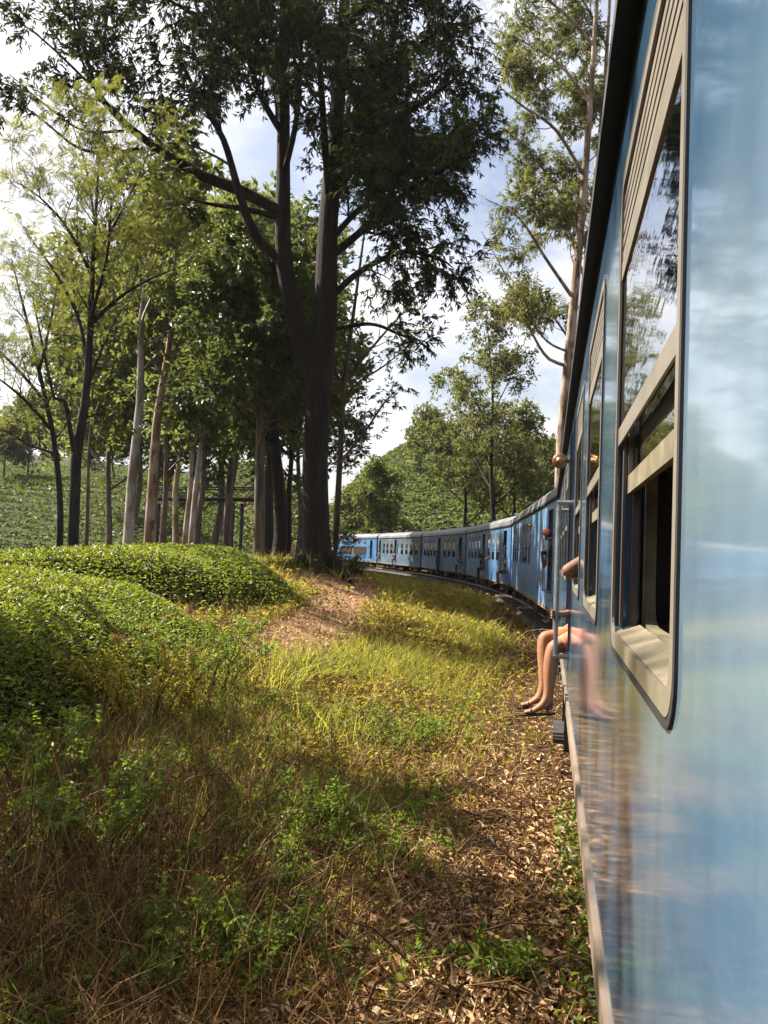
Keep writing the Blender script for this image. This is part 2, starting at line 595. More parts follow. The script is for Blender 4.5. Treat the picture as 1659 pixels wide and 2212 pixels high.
strip('ballast', [-0.02, -0.35, -2.5, -2.9], [-0.16, 0.06, 0.06, -0.16], M['ballast'])
for ro in (-1.4 + 0.84, -1.4 - 0.84):
    strip('rail', [ro + .035, ro + .035, ro - .035, ro - .035], [0.075, 0.19, 0.19, 0.075], M['rail'])
sl_me = MB().box(-1.3, 1.3, -0.12, 0.12, 0.0, 0.10).mesh('sleeper', M['sleeper'], bevel=0.01)
sp, sd = smooth_line(-1.4, 0.75)
for i in range(len(sp)):
    if 8 < sp[i][1] < 100:
        o = link_mesh('sleeper', sl_me, None, track)
        o.location = (sp[i][0], sp[i][1], 0.012)
        o.rotation_euler = (0, 0, -math.atan2(sd[i][0], sd[i][1]))
# ------------------------------------------------------------------ train materials
def coach_paint(name, base, pale, rough=0.16, grime=0.5):
    """old gloss enamel: chalky patches, rain streaks, slightly wavy panels"""
    m, nt, b = new_mat(name)
    n1 = noise_node(nt, 0.9, 6, 0.6, stretch=(1, 0.55, 1.2))
    n2 = noise_node(nt, 3.5, 5, 0.6, stretch=(1, 3.2, 0.18))
    n3 = noise_node(nt, 60, 3, 0.6)
    c = ramp(nt, n1.outputs['Fac'], [(0.38, base), (0.50, tuple(.7 * a + .3 * p for a, p in zip(base, pale))), (0.68, pale)])
    dirt = ramp(nt, n2.outputs['Fac'], [(0.44, (1, 1, 1)), (0.70, (1 - .45 * grime, 1 - .5 * grime, 1 - .58 * grime))])
    c2 = mixc(nt, 1.0, c.outputs['Color'], dirt.outputs['Color'], 'MULTIPLY')
    spk = ramp(nt, n3.outputs['Fac'], [(0.28, (0.55, 0.5, 0.45)), (0.36, (1, 1, 1))])
    c3 = mixc(nt, 0.35, c2, spk.outputs['Color'], 'MULTIPLY')
    nt.links.new(c3, b.inputs['Base Color'])
    rr = ramp(nt, n1.outputs['Fac'], [(0.3, (rough * .6,) * 3), (0.7, (rough * 1.7,) * 3)])
    nt.links.new(rr.outputs['Color'], b.inputs['Roughness'])
    b.inputs['IOR'].default_value = 1.5
    b.inputs['Coat Weight'].default_value = 0.55 if rough < .15 else 0.0
    b.inputs['Coat Roughness'].default_value = 0.065
    nb = noise_node(nt, 1.6, 3, 0.5, stretch=(1, 0.8, 3.2))
    nb2 = noise_node(nt, 14, 3, 0.5, stretch=(1, 0.5, 2.4))
    ad = nt.nodes.new('ShaderNodeMath'); ad.operation = 'MULTIPLY_ADD'
    ad.inputs[1].default_value = 0.12
    nt.links.new(nb2.outputs['Fac'], ad.inputs[0]); nt.links.new(nb.outputs['Fac'], ad.inputs[2])
    bump(nt, b, ad.outputs[0], 0.15, 0.02)
    return m


M['paint1'] = coach_paint('faded_sky_blue_enamel', (0.048, 0.105, 0.18), (0.13, 0.185, 0.23), 0.09, 0.3)
M['paint2'] = coach_paint('sky_blue_enamel', (0.07, 0.155, 0.30), (0.14, 0.24, 0.38), 0.28, 0.3)
M['paint3'] = coach_paint('bright_blue_enamel', (0.042, 0.115, 0.24), (0.085, 0.17, 0.29), 0.3, 0.35)
M['paint_grey'] = coach_paint('weathered_grey_blue_enamel', (0.055, 0.095, 0.14), (0.09, 0.13, 0.17), 0.34, 0.7)
M['roof'] = plain('sooty_roof_paint', (0.10, 0.10, 0.105), 0.5, var=0.5, scale=2.0, stretch=(1, .35, 1))
M['eave'] = plain('black_gutter', (0.004, 0.004, 0.004), 0.9, var=0.2)
M['cream'] = plain('old_cream_enamel', (0.145, 0.125, 0.095), 0.35, var=0.22, scale=5, bmp=0.1)
M['cream_dirty'] = plain('grimy_cream_enamel', (0.12, 0.10, 0.062), 0.5, var=0.5, scale=9, bmp=0.2)
M['frame_far'] = plain('dull_grey_window_frame', (0.11, 0.10, 0.085), 0.5, var=0.3)
M['rubber'] = plain('black_rubber_gasket', (0.012, 0.010, 0.010), 0.6)
M['lining'] = plain('dim_interior_lining', (0.07, 0.05, 0.036), 0.6)
M['inner_dark'] = plain('dark_interior_metal', (0.035, 0.027, 0.024), 0.5)
M['iron'] = plain('greasy_underframe_iron', (0.035, 0.030, 0.027), 0.65, 0.3, var=0.5, scale=12)
M['wheel'] = plain('worn_wheel_steel', (0.16, 0.13, 0.11), 0.5, 0.7)
M['band'] = plain('brown_beige_sole_bar_paint', (0.15, 0.11, 0.075), 0.5, var=0.35, scale=4, stretch=(1, .4, 2))
M['pole'] = plain('worn_grey_handrail', (0.15, 0.15, 0.145), 0.4, 0.4, var=0.4, scale=14)
M['brass'] = plain('tarnished_brass', (0.22, 0.105, 0.045), 0.38, 0.7, var=0.3, scale=20)
M['door_dark'] = plain('dark_blue_door_paint', (0.014, 0.016, 0.032), 0.35)
M['seat'] = plain('dark_seat_vinyl', (0.035, 0.03, 0.032), 0.45)
M['grille'] = plain('dark_radiator_grille', (0.028, 0.022, 0.020), 0.6, 0.3)


def glass_mat(name, tint, rough, dust=(0.45, 0.42, 0.38)):
    m, nt, b = new_mat(name)
    nt.nodes.remove(b)
    out = nt.nodes['Material Output']
    tr = nt.nodes.new('ShaderNodeBsdfTransparent')
    tr.inputs['Color'].default_value = (*tint, 1)
    df = nt.nodes.new('ShaderNodeBsdfDiffuse')
    df.inputs['Color'].default_value = (*dust, 1)
    gl = nt.nodes.new('ShaderNodeBsdfGlossy')
    gl.inputs['Roughness'].default_value = rough
    n = noise_node(nt, 9, 4, 0.6)
    k = ramp(nt, n.outputs['Fac'], [(0.35, (0.03,) * 3), (0.75, (0.12,) * 3)])
    m1 = nt.nodes.new('ShaderNodeMixShader')
    nt.links.new(k.outputs['Color'], m1.inputs['Fac'])
    nt.links.new(tr.outputs['BSDF'], m1.inputs[1]); nt.links.new(df.outputs['BSDF'], m1.inputs[2])
    fr = nt.nodes.new('ShaderNodeFresnel')
    fr.inputs['IOR'].default_value = 1.6
    nb = noise_node(nt, 7, 2, 0.5, stretch=(1, .6, 2.5))
    bp = nt.nodes.new('ShaderNodeBump')
    bp.inputs['Strength'].default_value = 0.05; bp.inputs['Distance'].default_value = 0.02
    nt.links.new(nb.outputs['Fac'], bp.inputs['Height'])
    nt.links.new(bp.outputs['Normal'], gl.inputs['Normal'])
    m2 = nt.nodes.new('ShaderNodeMixShader')
    nt.links.new(fr.outputs['Fac'], m2.inputs['Fac'])
    nt.links.new(m1.outputs['Shader'], m2.inputs[1]); nt.links.new(gl.outputs['BSDF'], m2.inputs[2])
    nt.links.new(m2.outputs['Shader'], out.inputs['Surface'])
    return m


M['glass'] = glass_mat('dusty_window_glass', (0.62, 0.56, 0.46), 0.03)
M['glass_far'] = glass_mat('dusty_brown_glass', (0.5, 0.42, 0.32), 0.1, (.22, .18, .15))

# ------------------------------------------------------------------ coach shapes (local: +Y along, -X the side seen, z = world)
Z_SKIRT, Z_FLOOR, Z_EAVE = 0.75, 1.15, 3.17
WX = -HALF_W
WZ0, WZ1 = 1.675, 2.935                                   # window bottom and top


def rrect(u0, u1, z0, z1, r, n=5):
    """rounded rectangle, anticlockwise in (u, z)"""
    pts = []
    for cx, cz, a0 in ((u1 - r, z0 + r, -90), (u1 - r, z1 - r, 0), (u0 + r, z1 - r, 90), (u0 + r, z0 + r, 180)):
        for k in range(n + 1):
            a = RAD(a0 + 90 * k / n)
            pts.append((cx + r * math.cos(a), cz + r * math.sin(a)))
    return pts


def ring(mb, inner, outer, x0, x1):
    """solid ring between two outlines with equal point counts, from x0 (out) to x1 (in)"""
    n = len(inner)
    for i in range(n):
        j = (i + 1) % n
        a, b, c, d = inner[i], inner[j], outer[j], outer[i]
        mb.quad((x0, *a), (x0, *b), (x0, *c), (x0, *d))
        mb.quad((x1, *d), (x1, *c), (x1, *b), (x1, *a))
        mb.quad((x0, *b), (x0, *a), (x1, *a), (x1, *b))
        mb.quad((x0, *d), (x0, *c), (x1, *c), (x1, *d))


def holed_panel(mb, U0, U1, Zb, Zt, hole, x0, x1):
    """wall panel with a rounded opening, its reveal going in from x0 to x1"""
    n = len(hole)
    hu = sum(p[0] for p in hole) / n
    hzc = sum(p[1] for p in hole) / n
    q = n // 4
    corners = [(U1, Zb), (U1, Zt), (U0, Zt), (U0, Zb)]
    outer = []
    for i in range(n):
        c = corners[i // q]
        k = i % q
        if k == 0 and i // q in (0, 2):
            outer.append((hole[i][0], c[1]))
        elif k == q - 1 and i // q in (0, 2):
            outer.append((c[0], hole[i][1]))
        elif k == 0:
            outer.append((c[0], hole[i][1]))
        elif k == q - 1:
            outer.append((hole[i][0], c[1]))
        else:
            outer.append(c)
    for i in range(n):
        j = (i + 1) % n
        if outer[i] == outer[j]:
            nn = len(mb.v)
            mb.v += [(x0, *hole[i]), (x0, *hole[j]), (x0, *outer[j])]
            mb.f.append((nn, nn + 1, nn + 2))
        else:
            mb.quad((x0, *hole[i]), (x0, *hole[j]), (x0, *outer[j]), (x0, *outer[i]))
        mb.quad((x0, *hole[j]), (x0, *hole[i]), (x1, *hole[i]), (x1, *hole[j]))


DEPTH = 0.068


def coach_body(L, openings, paint, parent):
    mb = MB()
    xo, xi = WX, WX + DEPTH
    cur = 0.0
    for (kind, u0, u1) in sorted(openings, key=lambda t: t[1]):
        m = 0.06
        a, b = u0 - m, u1 + m
        mb.quad((xo, cur, Z_SKIRT), (xo, a, Z_SKIRT), (xo, a, Z_EAVE), (xo, cur, Z_EAVE))
        if kind == 'window':
            holed_panel(mb, a, b, WZ0 - .1, WZ1 + .05, rrect(u0, u1, WZ0, WZ1, 0.075), xo, xi)
            mb.quad((xo, a, Z_SKIRT), (xo, b, Z_SKIRT), (xo, b, WZ0 - .1), (xo, a, WZ0 - .1))
            mb.quad((xo, a, WZ1 + .05), (xo, b, WZ1 + .05), (xo, b, Z_EAVE), (xo, a, Z_EAVE))
        elif kind == 'port':
            zc = 2.72
            holed_panel(mb, a, b, zc - .25, zc + .25, rrect(u0, u1, zc - .19, zc + .19, 0.06), xo, xi)
            mb.quad((xo, a, Z_SKIRT), (xo, b, Z_SKIRT), (xo, b, zc - .25), (xo, a, zc - .25))
            mb.quad((xo, a, zc + .25), (xo, b, zc + .25), (xo, b, Z_EAVE), (xo, a, Z_EAVE))
        else:                                              # door
            zb, zt = Z_FLOOR, 3.0
            holed_panel(mb, a, b, zb - .05, zt + .05, rrect(u0, u1, zb, zt, 0.04), xo, xi)
            mb.quad((xo, a, Z_SKIRT), (xo, b, Z_SKIRT), (xo, b, zb - .05), (xo, a, zb - .05))
            mb.quad((xo, a, zt + .05), (xo, b, zt + .05), (xo, b, Z_EAVE), (xo, a, Z_EAVE))
        cur = b
    mb.quad((xo, cur, Z_SKIRT), (xo, L, Z_SKIRT), (xo, L, Z_EAVE), (xo, cur, Z_EAVE))
    X = HALF_W
    mb.quad((X, 0, Z_SKIRT), (X, 0, Z_EAVE), (X, L, Z_EAVE), (X, L, Z_SKIRT))
    for y in (0.0, L):
        mb.quad((-X, y, Z_SKIRT), (-X, y, Z_EAVE), (X, y, Z_EAVE), (X, y, Z_SKIRT))
    mb.quad((-X, 0, Z_SKIRT), (X, 0, Z_SKIRT), (X, L, Z_SKIRT), (-X, L, Z_SKIRT))
    me = bpy.data.meshes.new('body')
    me.from_pydata(mb.v, [], mb.f)
    bm = bmesh.new(); bm.from_mesh(me)
    bmesh.ops.remove_doubles(bm, verts=bm.verts, dist=1e-4)
    bm.to_mesh(me); bm.free()
    o = link_mesh('body', me, paint, parent)
    # dark inner lining with the same openings
    lb = MB()
    xi2 = WX + DEPTH + .004
    cur = 0.03
    for (kind, u0, u1) in sorted(openings, key=lambda t: t[1]):
        lb.quad((xi2, cur, .8), (xi2, u0, .8), (xi2, u0, 3.1), (xi2, cur, 3.1))
        z0, z1 = {'window': (WZ0, WZ1), 'port': (2.53, 2.91), 'door': (Z_FLOOR, 3.0)}[kind]
        lb.quad((xi2, u0, .8), (xi2, u1, .8), (xi2, u1, z0), (xi2, u0, z0))
        lb.quad((xi2, u0, z1), (xi2, u1, z1), (xi2, u1, 3.1), (xi2, u0, 3.1))
        cur = u1
    lb.quad((xi2, cur, .8), (xi2, L - .03, .8), (xi2, L - .03, 3.1), (xi2, cur, 3.1))
    xr = HALF_W - .06
    lb.quad((xr, .03, .8), (xr, .03, 3.1), (xr, L - .03, 3.1), (xr, L - .03, .8))
    lb.quad((xi2, .03, 3.1), (xi2, L - .03, 3.1), (xr, L - .03, 3.1), (xr, .03, 3.1))
    lb.quad((xi2, .03, Z_FLOOR - .012), (xr, .03, Z_FLOOR - .012), (xr, L - .03, Z_FLOOR - .012), (xi2, L - .03, Z_FLOOR - .012))
    lb.quad((xi2, .03, .8), (xr, .03, .8), (xr, .03, 3.1), (xi2, .03, 3.1))
    lb.quad((xi2, L - .03, .8), (xr, L - .03, .8), (xr, L - .03, 3.1), (xi2, L - .03, 3.1))
    lme = bpy.data.meshes.new('interior_lining'); lme.from_pydata(lb.v, [], lb.f)
    link_mesh('interior_lining', lme, M['lining'], parent)
    # painted sole bar along the bottom edge
    MB().box(WX - .012, WX + .01, 0.0, L, Z_SKIRT - .05, Z_SKIRT + .045).build('sole_bar', M['band'], parent)
    return o


def coach_roof(L, parent, vents=True):
    mb = MB()
    nseg = 14
    prof = []
    for i in range(nseg + 1):
        t = i / nseg
        x = -(HALF_W + .045) * math.cos(math.pi * t)
        z = Z_EAVE + .035 + 0.56 * math.sin(math.pi * t) ** 0.75
        prof.append((x, z))
    for (x0, z0), (x1, z1) in zip(prof[:-1], prof[1:]):
        mb.quad((x0, -.03, z0), (x0, L + .03, z0), (x1, L + .03, z1), (x1, -.03, z1))
    for y in (-.03, L + .03):
        n = len(mb.v)
        mb.v += [(x, y, z) for x, z in prof]
        mb.f.append(tuple(range(n, n + len(prof))))
    o = mb.build('roof', M['roof'], parent, smooth=False)
    MB().box(-HALF_W - .058, -HALF_W + .02, -.02, L + .02, Z_EAVE - .012, Z_EAVE + .04).box(
        HALF_W - .02, HALF_W + .058, -.02, L + .02, Z_EAVE - .012, Z_EAVE + .04).build('gutter', M['eave'], parent)
    if vents:
        vme = roof_vent_mesh
        k = 0
        y = 1.6
        while y < L - 1:
            v = link_mesh('roof_ventilator', vme, None, o)
            v.location = (-0.42 if k % 2 else 0.42, y, 3.70)
            y += 2.1
            k += 1
    return o


roof_vent_mesh = MB().lathe((0, 0, 0), (0, 0, 1), [(0, .10), (.08, .10), (.085, .22), (.13, .23), (.18, .17), (.20, .02)], 14).mesh('roof_ventilator', M['iron'], smooth=False)

# one bogie: frame, springs, axle boxes, two wheels on the seen side
bogie_me = None


def bogie_meshes():
    f = MB()
    for x in (-1.12, 1.04):
        f.box(x, x + .08, -1.45, 1.45, .56, .68)
        f.box(x, x + .08, -.55, .55, .42, .56)
        for y in (-1.0, 1.0):
            f.box(x - .05, x + .13, y - .14, y + .14, .36, .60)
            f.lathe((x + .04, y - .25, .44), (0, 0, 1), [(0, .06), (.02, .07), (.04, .05), (.07, .07), (.10, .05), (.13, .07), (.16, .05)], 10)
            f.lathe((x + .04, y + .25, .44), (0, 0, 1), [(0, .06), (.02, .07), (.04, .05), (.07, .07), (.10, .05), (.13, .07), (.16, .05)], 10)
    f.box(-1.0, 1.0, -.18, .18, .44, .66)
    for y in (-1.0, 1.0):
        f.tube([(-1.1, y, .55), (1.1, y, .55)], .07, 8)
    w = MB().lathe((0, 0, 0), (1, 0, 0), [(0, .40), (.03, .44), (.05, .38), (.055, .30), (.06, .12), (.12, .11), (.12, .01)], 20)
    return f.mesh('bogie', M['iron']), w.mesh('wheel', M['wheel'])


BOGIE_ME, WHEEL_ME = bogie_meshes()


def running_gear(L, parent, centres):
    for yc in centres:
        b = link_mesh('bogie', BOGIE_ME, None, parent)
        b.location = (0, yc, 0.0)
        for dy in (-1.0, 1.0):
            w = link_mesh('wheel', WHEEL_ME, None, b)
            w.location = (-0.90, dy, 0.60)
            w.rotation_euler = (0, math.pi, 0)
            w2 = link_mesh('wheel', WHEEL_ME, None, b)
            w2.location = (0.90, dy, 0.60)
    for (y0, y1, z0, zt, nm) in ((L * .40, L * .40 + 1.3, .32, .70, 'battery_box'), (L * .54, L * .54 + .9, .38, .70, 'equipment_box')):
        MB().box(-1.2, -.6, y0, y1, z0, zt).build(nm, M['iron'], parent, bevel=.02)
    MB().tube([(-1.0, L * .62, .52), (-1.0, L * .62 + 1.4, .52)], .15, 12).build('air_tank', M['iron'], parent)
    t = MB()
    for x in (-.5, .5):
        t.box(x - .06, x + .06, .2, L - .2, .60, .74)
    t.tube([(-1.15, L * .3, .72), (-1.15, L * .42, .42), (-1.15, L * .6, .42), (-1.15, L * .72, .72)], .025, 6)
    t.build('underframe', M['iron'], parent)
    for y, sg in ((0, -1), (L, 1)):
        for x in (-.85, .85):
            MB().tube([(x, y, .95), (x, y + sg * .28, .95)], .07, 10).tube([(x, y + sg * .28, .95), (x, y + sg * .32, .95)], .18, 14).build('buffer', M['iron'], parent)


WIN_CACHE = {}


def window_meshes(w):
    key = round(w, 3)
    if key in WIN_CACHE:
        return WIN_CACHE[key]
    u0, u1 = -w / 2, w / 2
    big = w > .95
    fw = .034 if big else .026
    fr = MB()
    o1 = rrect(u0 + .004, u1 - .004, WZ0 + .004, WZ1 - .004, 0.072)
    i1 = rrect(u0 + fw, u1 - fw, WZ0 + fw + .006, WZ1 - fw, 0.05)
    ring(fr, i1, o1, -.005, .0015)
    fr.box(.0005, .006, u0 + fw - .004, u1 - fw + .004, 2.205, 2.250)               # middle rail
    fr.box(-.001, .005, u0 + fw - .004, u1 - fw + .004, 2.655, 2.702)               # rail under the louvres
    sb = MB()
    sb.v = [(.004, u0 + .03, WZ0 + .040), (.004, u1 - .03, WZ0 + .040), (.062, u1 - .03, WZ0 + .062), (.062, u0 + .03, WZ0 + .062)]
    sb.v += [(x, y, z - .02) for x, y, z in sb.v]
    sb.f = [(0, 1, 2, 3), (7, 6, 5, 4), (0, 4, 5, 1), (2, 6, 7, 3), (0, 3, 7, 4), (1, 5, 6, 2)]
    gk = MB()
    ring(gk, rrect(u0 + .001, u1 - .001, WZ0 + .001, WZ1 - .001, 0.074), rrect(u0 - .013, u1 + .013, WZ0 - .013, WZ1 + .013, 0.087), -.005, .001)
    gl = MB().quad((.004, u0 + fw - .003, 2.245), (.004, u1 - fw + .003, 2.245), (.004, u1 - fw + .003, 2.66), (.004, u0 + fw - .003, 2.66))
    sa = MB()
    sa.box(.024, .038, u0 + .05, u1 - .05, 2.075, 2.122)
    sa.box(.024, .038, u0 + .05, u0 + .08, 2.122, 2.24).box(.024, .038, u1 - .08, u1 - .05, 2.122, 2.24)
    sg = MB().quad((.030, u0 + .07, 2.115), (.030, u1 - .07, 2.115), (.030, u1 - .07, 2.24), (.030, u0 + .07, 2.24))
    gd = MB().box(.013, .021, -.016, .016, WZ0 + .055, 2.205)
    gd2 = MB().box(.041, .055, -.016, .016, WZ0 + .06, 2.65)
    sl = MB().box(.001, .004, u0 + fw - .002, u1 - fw + .002, 0.0, .023)
    bk = MB().quad((.022, u0 + fw - .003, 2.69), (.022, u1 - fw + .003, 2.69), (.022, u1 - fw + .003, WZ1 - .02), (.022, u0 + fw - .003, WZ1 - .02))
    lv = MB()
    for k in range(5):
        n = len(lv.v)
        lv.v += [(x, y, z + 2.712 + k * .037) for x, y, z in sl.v]
        lv.f += [tuple(n + i for i in q) for q in sl.f]
    cm = M['cream'] if big else M['frame_far']
    r = dict(frame=fr.mesh('window', cm), gasket=gk.mesh('gasket', M['rubber']), pane=gl.mesh('pane', M['glass'] if big else M['glass_far']),
             sash=sa.mesh('sash', M['cream_dirty'] if big else M['frame_far']), sash_pane=sg.mesh('pane', M['glass'] if big else M['glass_far']), guide=gd.mesh('guide', M['inner_dark']),
             guide2=gd2.mesh('guide', M['inner_dark']), sill=sb.mesh('sill', M['cream_dirty']), back=bk.mesh('louvre_back', M['inner_dark']),
             slat=sl.mesh('slat', M['cream']), louvre=lv.mesh('louvre', M['frame_far']))
    WIN_CACHE[key] = r
    return r


def add_window(u0, u1, parent, fine=False):
    r = window_meshes(u1 - u0)
    uc = (u0 + u1) / 2
    w = link_mesh('window', r['frame'], None, parent)
    w.location = (WX, uc, 0)
    names = ['gasket', 'pane', 'sash', 'sash_pane', 'sill', 'back'] if fine else ['pane', 'sash', 'sash_pane', 'back']
    for n in names:
        link_mesh({'sash_pane': 'pane', 'back': 'louvre_back'}.get(n, n), r[n], None, w)
    if fine:
        for k in range(5):
            s = link_mesh('slat', r['slat'], None, w)
            s.location = (0, 0, 2.712 + k * .037)
        for uu in (u0 - uc + .058, u1 - uc - .058):
            link_mesh('guide', r['guide'], None, w).location = (0, uu, 0)
            link_mesh('guide', r['guide2'], None, w).location = (0, uu, 0)
    else:
        l = link_mesh('louvre', r['louvre'], None, w)
        l['kind'] = 'stuff'
    return w


def add_door(u0, u1, parent, poles=True):
    """open doorway: jamb strips, inner door leaf folded back, two handrails, steps"""
    d = MB()
    d.box(WX - .014, WX + .05, u0 - .03, u0 + .012, Z_FLOOR, 2.99).box(WX - .014, WX + .05, u1 - .012, u1 + .03, Z_FLOOR, 2.99)
    d.box(WX - .02, WX + .06, u0 - .03, u1 + .03, Z_FLOOR - .03, Z_FLOOR + .012)
    door = d.build('door', M['door_dark'], parent)
    MB().box(WX + .12, WX + .80, u1 - .05, u1 - .01, Z_FLOOR + .01, 2.95).build('door_leaf', M['door_dark'], door)
    if poles:
        for uu in (u0 - .10, u1 + .10):
            p = MB()
            p.tube([(WX - .105, uu, 1.14), (WX - .105, uu, 2.34)], .018, 10)
            for z in (1.15, 2.33):
                p.tube([(WX + .02, uu, z), (WX - .12, uu, z)], .020, 8)
                p.box(WX - .004, WX + .004, uu - .03, uu + .03, z - .03, z + .03)
            p.build('handrail', M['pole'], parent, smooth=False)
    s = MB()
    for k, z in enumerate((.46, .72)):
        s.box(WX - .10 + .1 * k, WX + .25, u0 + .03, u1 - .03, z, z + .035)
    for uu in (u0 + .02, u1 - .05):
        s.box(WX - .02, WX + .03, uu, uu + .03, .40, .80)
    s.build('door_step', M['iron'], parent)
    return door


def side_lamp(u, z, parent, out=0.11):
    l = MB()
    l.lathe((WX - out, u, z), (0, -1, 0), [(-.035, .012), (-.012, .030), (-.004, .056), (.004, .060), (.010, .054), (.011, .036), (.012, .033), (.024, .029), (.034, .017), (.038, .002)], 18)
    lo = l.build('side_lamp', M['brass'], parent, smooth=True)
    MB().box(WX - out + .04, WX, u - .012, u + .012, z - .015, z + .015).build('lamp_bracket', M['iron'], lo)


def place_coach(i):
    """origin of coach i: on the track centre at its end towards the camera"""
    h = HEADS[i]
    base = wall0 + hdir(h) * C1_BACK if i == 0 else NODES[i]
    c = base + hright(h) * HALF_W
    return c, -RAD(h)


COACH = []
GROUP_COACH = 'blue coaches of the train'
LEN = 15.45
labels = ['sky blue railway coach with large cream framed louvred windows, closest to the lens',
          'blue coach with long blank panel beside the door where the phone holder leans out',
          'bright blue coach next beyond the phone holder, seated rider with pale shoes at its door',
          'blue coach with a dark clad figure standing in its middle doorway',
          'weathered grey blue coach just behind the power car',
          'blue power car with small porthole windows and wide dark grilles behind the big trunk']


def wins(a, n, w=0.80, pitch=1.12):
    return [('window', a + k * pitch, a + k * pitch + w) for k in range(n)]


NEAR_W = 1.088
lay0 = [('window', 6 + 1.127 + k * 1.76, 6 + 1.127 + k * 1.76 + NEAR_W) for k in (-3, -2, -1, 0, 1, 2)]
lay0 += [('door', 12.33, 13.13)]
lay0 += [('window', 14.1 + k * 1.76, 14.1 + k * 1.76 + NEAR_W) for k in range(4)]
LAY = [lay0,
       [('door', 1.0, 1.8)] + wins(6.6, 7, .82, 1.2),
       [('door', 1.0, 1.75)] + wins(3.0, 3, .82, 1.35) + [('door', 7.6, 8.35)] + wins(9.3, 4, .82, 1.4),
       [('door', 1.0, 1.75)] + wins(3.0, 3, .85, 1.45) + [('door', 7.9, 8.65)] + wins(9.6, 4, .85, 1.35),
       wins(0.9, 4, .85, 1.55) + [('window', 7.4, 7.75), ('door', 8.0, 8.7)] + wins(9.5, 3, .85, 1.5) + [('door', 14.3, 15.0)],
       [('door', 1.3, 1.95)] + [('port', 3.4 + 2.05 * k, 3.95 + 2.05 * k) for k in range(6)]]
PAINT = ['paint1', 'paint2', 'paint3', 'paint3', 'paint_grey', 'paint3']
for i in range(6):
    c, rz = place_coach(i)
    L = C1_LEN if i == 0 else LEN
    root = empty('railway_coach' if i < 5 else 'power_car', (c[0], c[1], 0), rz, labels[i], 'train coach', GROUP_COACH)
    COACH.append(root)
    coach_body(L, LAY[i], M[PAINT[i]], root)
    coach_roof(L, root)
    running_gear(L, root, (2.6, L - 2.6))
    for (kind, u0, u1) in LAY[i]:
        if kind == 'window':
            add_window(u0, u1, root, fine=(i == 0 and u0 > 6))
        elif kind == 'door':
            add_door(u0, u1, root)
        elif kind == 'port':
            pf = MB()
            uc = (u0 + u1) / 2
            ring(pf, rrect(u0 + .03, u1 - .03, 2.56, 2.88, .05), rrect(u0 - .02, u1 + .02, 2.51, 2.93, .07), WX - .006, WX + .03)
            po = pf.build('porthole', M['cream_dirty'], root)
            MB().quad((WX + .012, u0 + .02, 2.55), (WX + .012, u1 - .02, 2.55), (WX + .012, u1 - .02, 2.89), (WX + .012, u0 + .02, 2.89)).build('pane', M['glass'], po)
    # gangway between coaches
    if i < 5:
        MB().box(-.75, .75, L, L + .74, .95, 3.05).build('gangway_bellows', M['rubber'], root)
# power car grilles and end ladder
pc = COACH[5]
for (a, b) in ((3.1, 7.3), (7.9, 12.6)):
    g = MB()
    g.box(WX - .012, WX + .004, a, b, 1.42, 2.32)
    go = g.build('grille', M['grille'], pc)
    s = MB()
    k = a + .1
    while k < b:
        s.box(WX - .024, WX - .010, k, k + .03, 1.45, 2.29)
        k += .14
    s.build('grille_bars', M['iron'], go)
MB().box(WX - .05, WX - .004, 7.4, 7.8, 1.1, 2.5).build('downpipe', M['pole'], pc)
side_lamp(12.33 - .04, 2.66, COACH[0])
side_lamp(6.2, 2.80, COACH[1], .06)
# bench seats behind the big windows of the first coach
for k in (0, 1, 2):
    u = 6 + 1.127 + k * 1.76 + NEAR_W + .28
    s = MB().box(WX + .32, WX + 1.1, u, u + .09, 1.5, 2.32).box(WX + .32, WX + 1.1, u - .42, u, 1.5, 1.6)
    so = s.build('bench_seat', M['seat'], COACH[0], bevel=.02)
    MB().tube([(WX + .30, u + .04, 1.2), (WX + .30, u + .04, 2.38), (WX + 1.1, u + .04, 2.38)], .014, 8).build('grab_rail', M['pole'], so)
# inner window pillars (cream) seen through the openings
for k in (0, 1, 2):
    u = 6 + 1.127 + k * 1.76
    p = MB()
    ring(p, rrect(u + .03, u + NEAR_W - .03, WZ0 + .06, WZ1 - .3, .08), rrect(u - .02, u + NEAR_W + .02, WZ0 - .01, WZ1 - .2, .1), WX + .076, WX + .105)
    p.build('inner_frame', M['cream_dirty'], COACH[0])
# ------------------------------------------------------------------ leaves, twigs and trees
def unit(v):
    return v / np.maximum(np.linalg.norm(v, axis=-1, keepdims=True), 1e-9)


def leaf_shape(L, w, droop=0.15, fold=0.25):
    V = np.array([[0, 0, 0], [w / 2, .42 * L, fold * w], [0, L, -droop * L], [-w / 2, .42 * L, fold * w]])
    return V, np.array([[0, 1, 2], [0, 2, 3]])


def rot_to(dirs, rng, roll=None):
    """matrices (n,3,3) whose columns are x, y=dirs, z with z mostly up"""
    d = unit(dirs)
    up = np.zeros_like(d); up[:, 2] = 1
    up = up + rng.normal(0, .45 if roll is None else roll, d.shape)
    x = unit(np.cross(d, up))
    z = np.cross(x, d)
    return np.stack([x, d, z], -1)


def scatter(tpls, pos, dirs, scale, rng, roll=None):
    """place leaf or sprig shapes: returns vertices and triangles of all copies"""
    n = len(pos)
    R = rot_to(dirs, rng, roll)
    pick = rng.integers(0, len(tpls), n)
    Vs, Fs, off = [], [], 0
    for t, (tv, tf) in enumerate(tpls):
        m = np.where(pick == t)[0]
        if len(m) == 0:
            continue
        v = np.einsum('nij,kj->nki', R[m], tv) * scale[m][:, None, None] + pos[m][:, None, :]
        f = tf[None] + (np.arange(len(m)) * len(tv))[:, None, None] + off
        Vs.append(v.reshape(-1, 3)); Fs.append(f.reshape(-1, 3))
        off += len(m) * len(tv)
    return np.concatenate(Vs), np.concatenate(Fs)


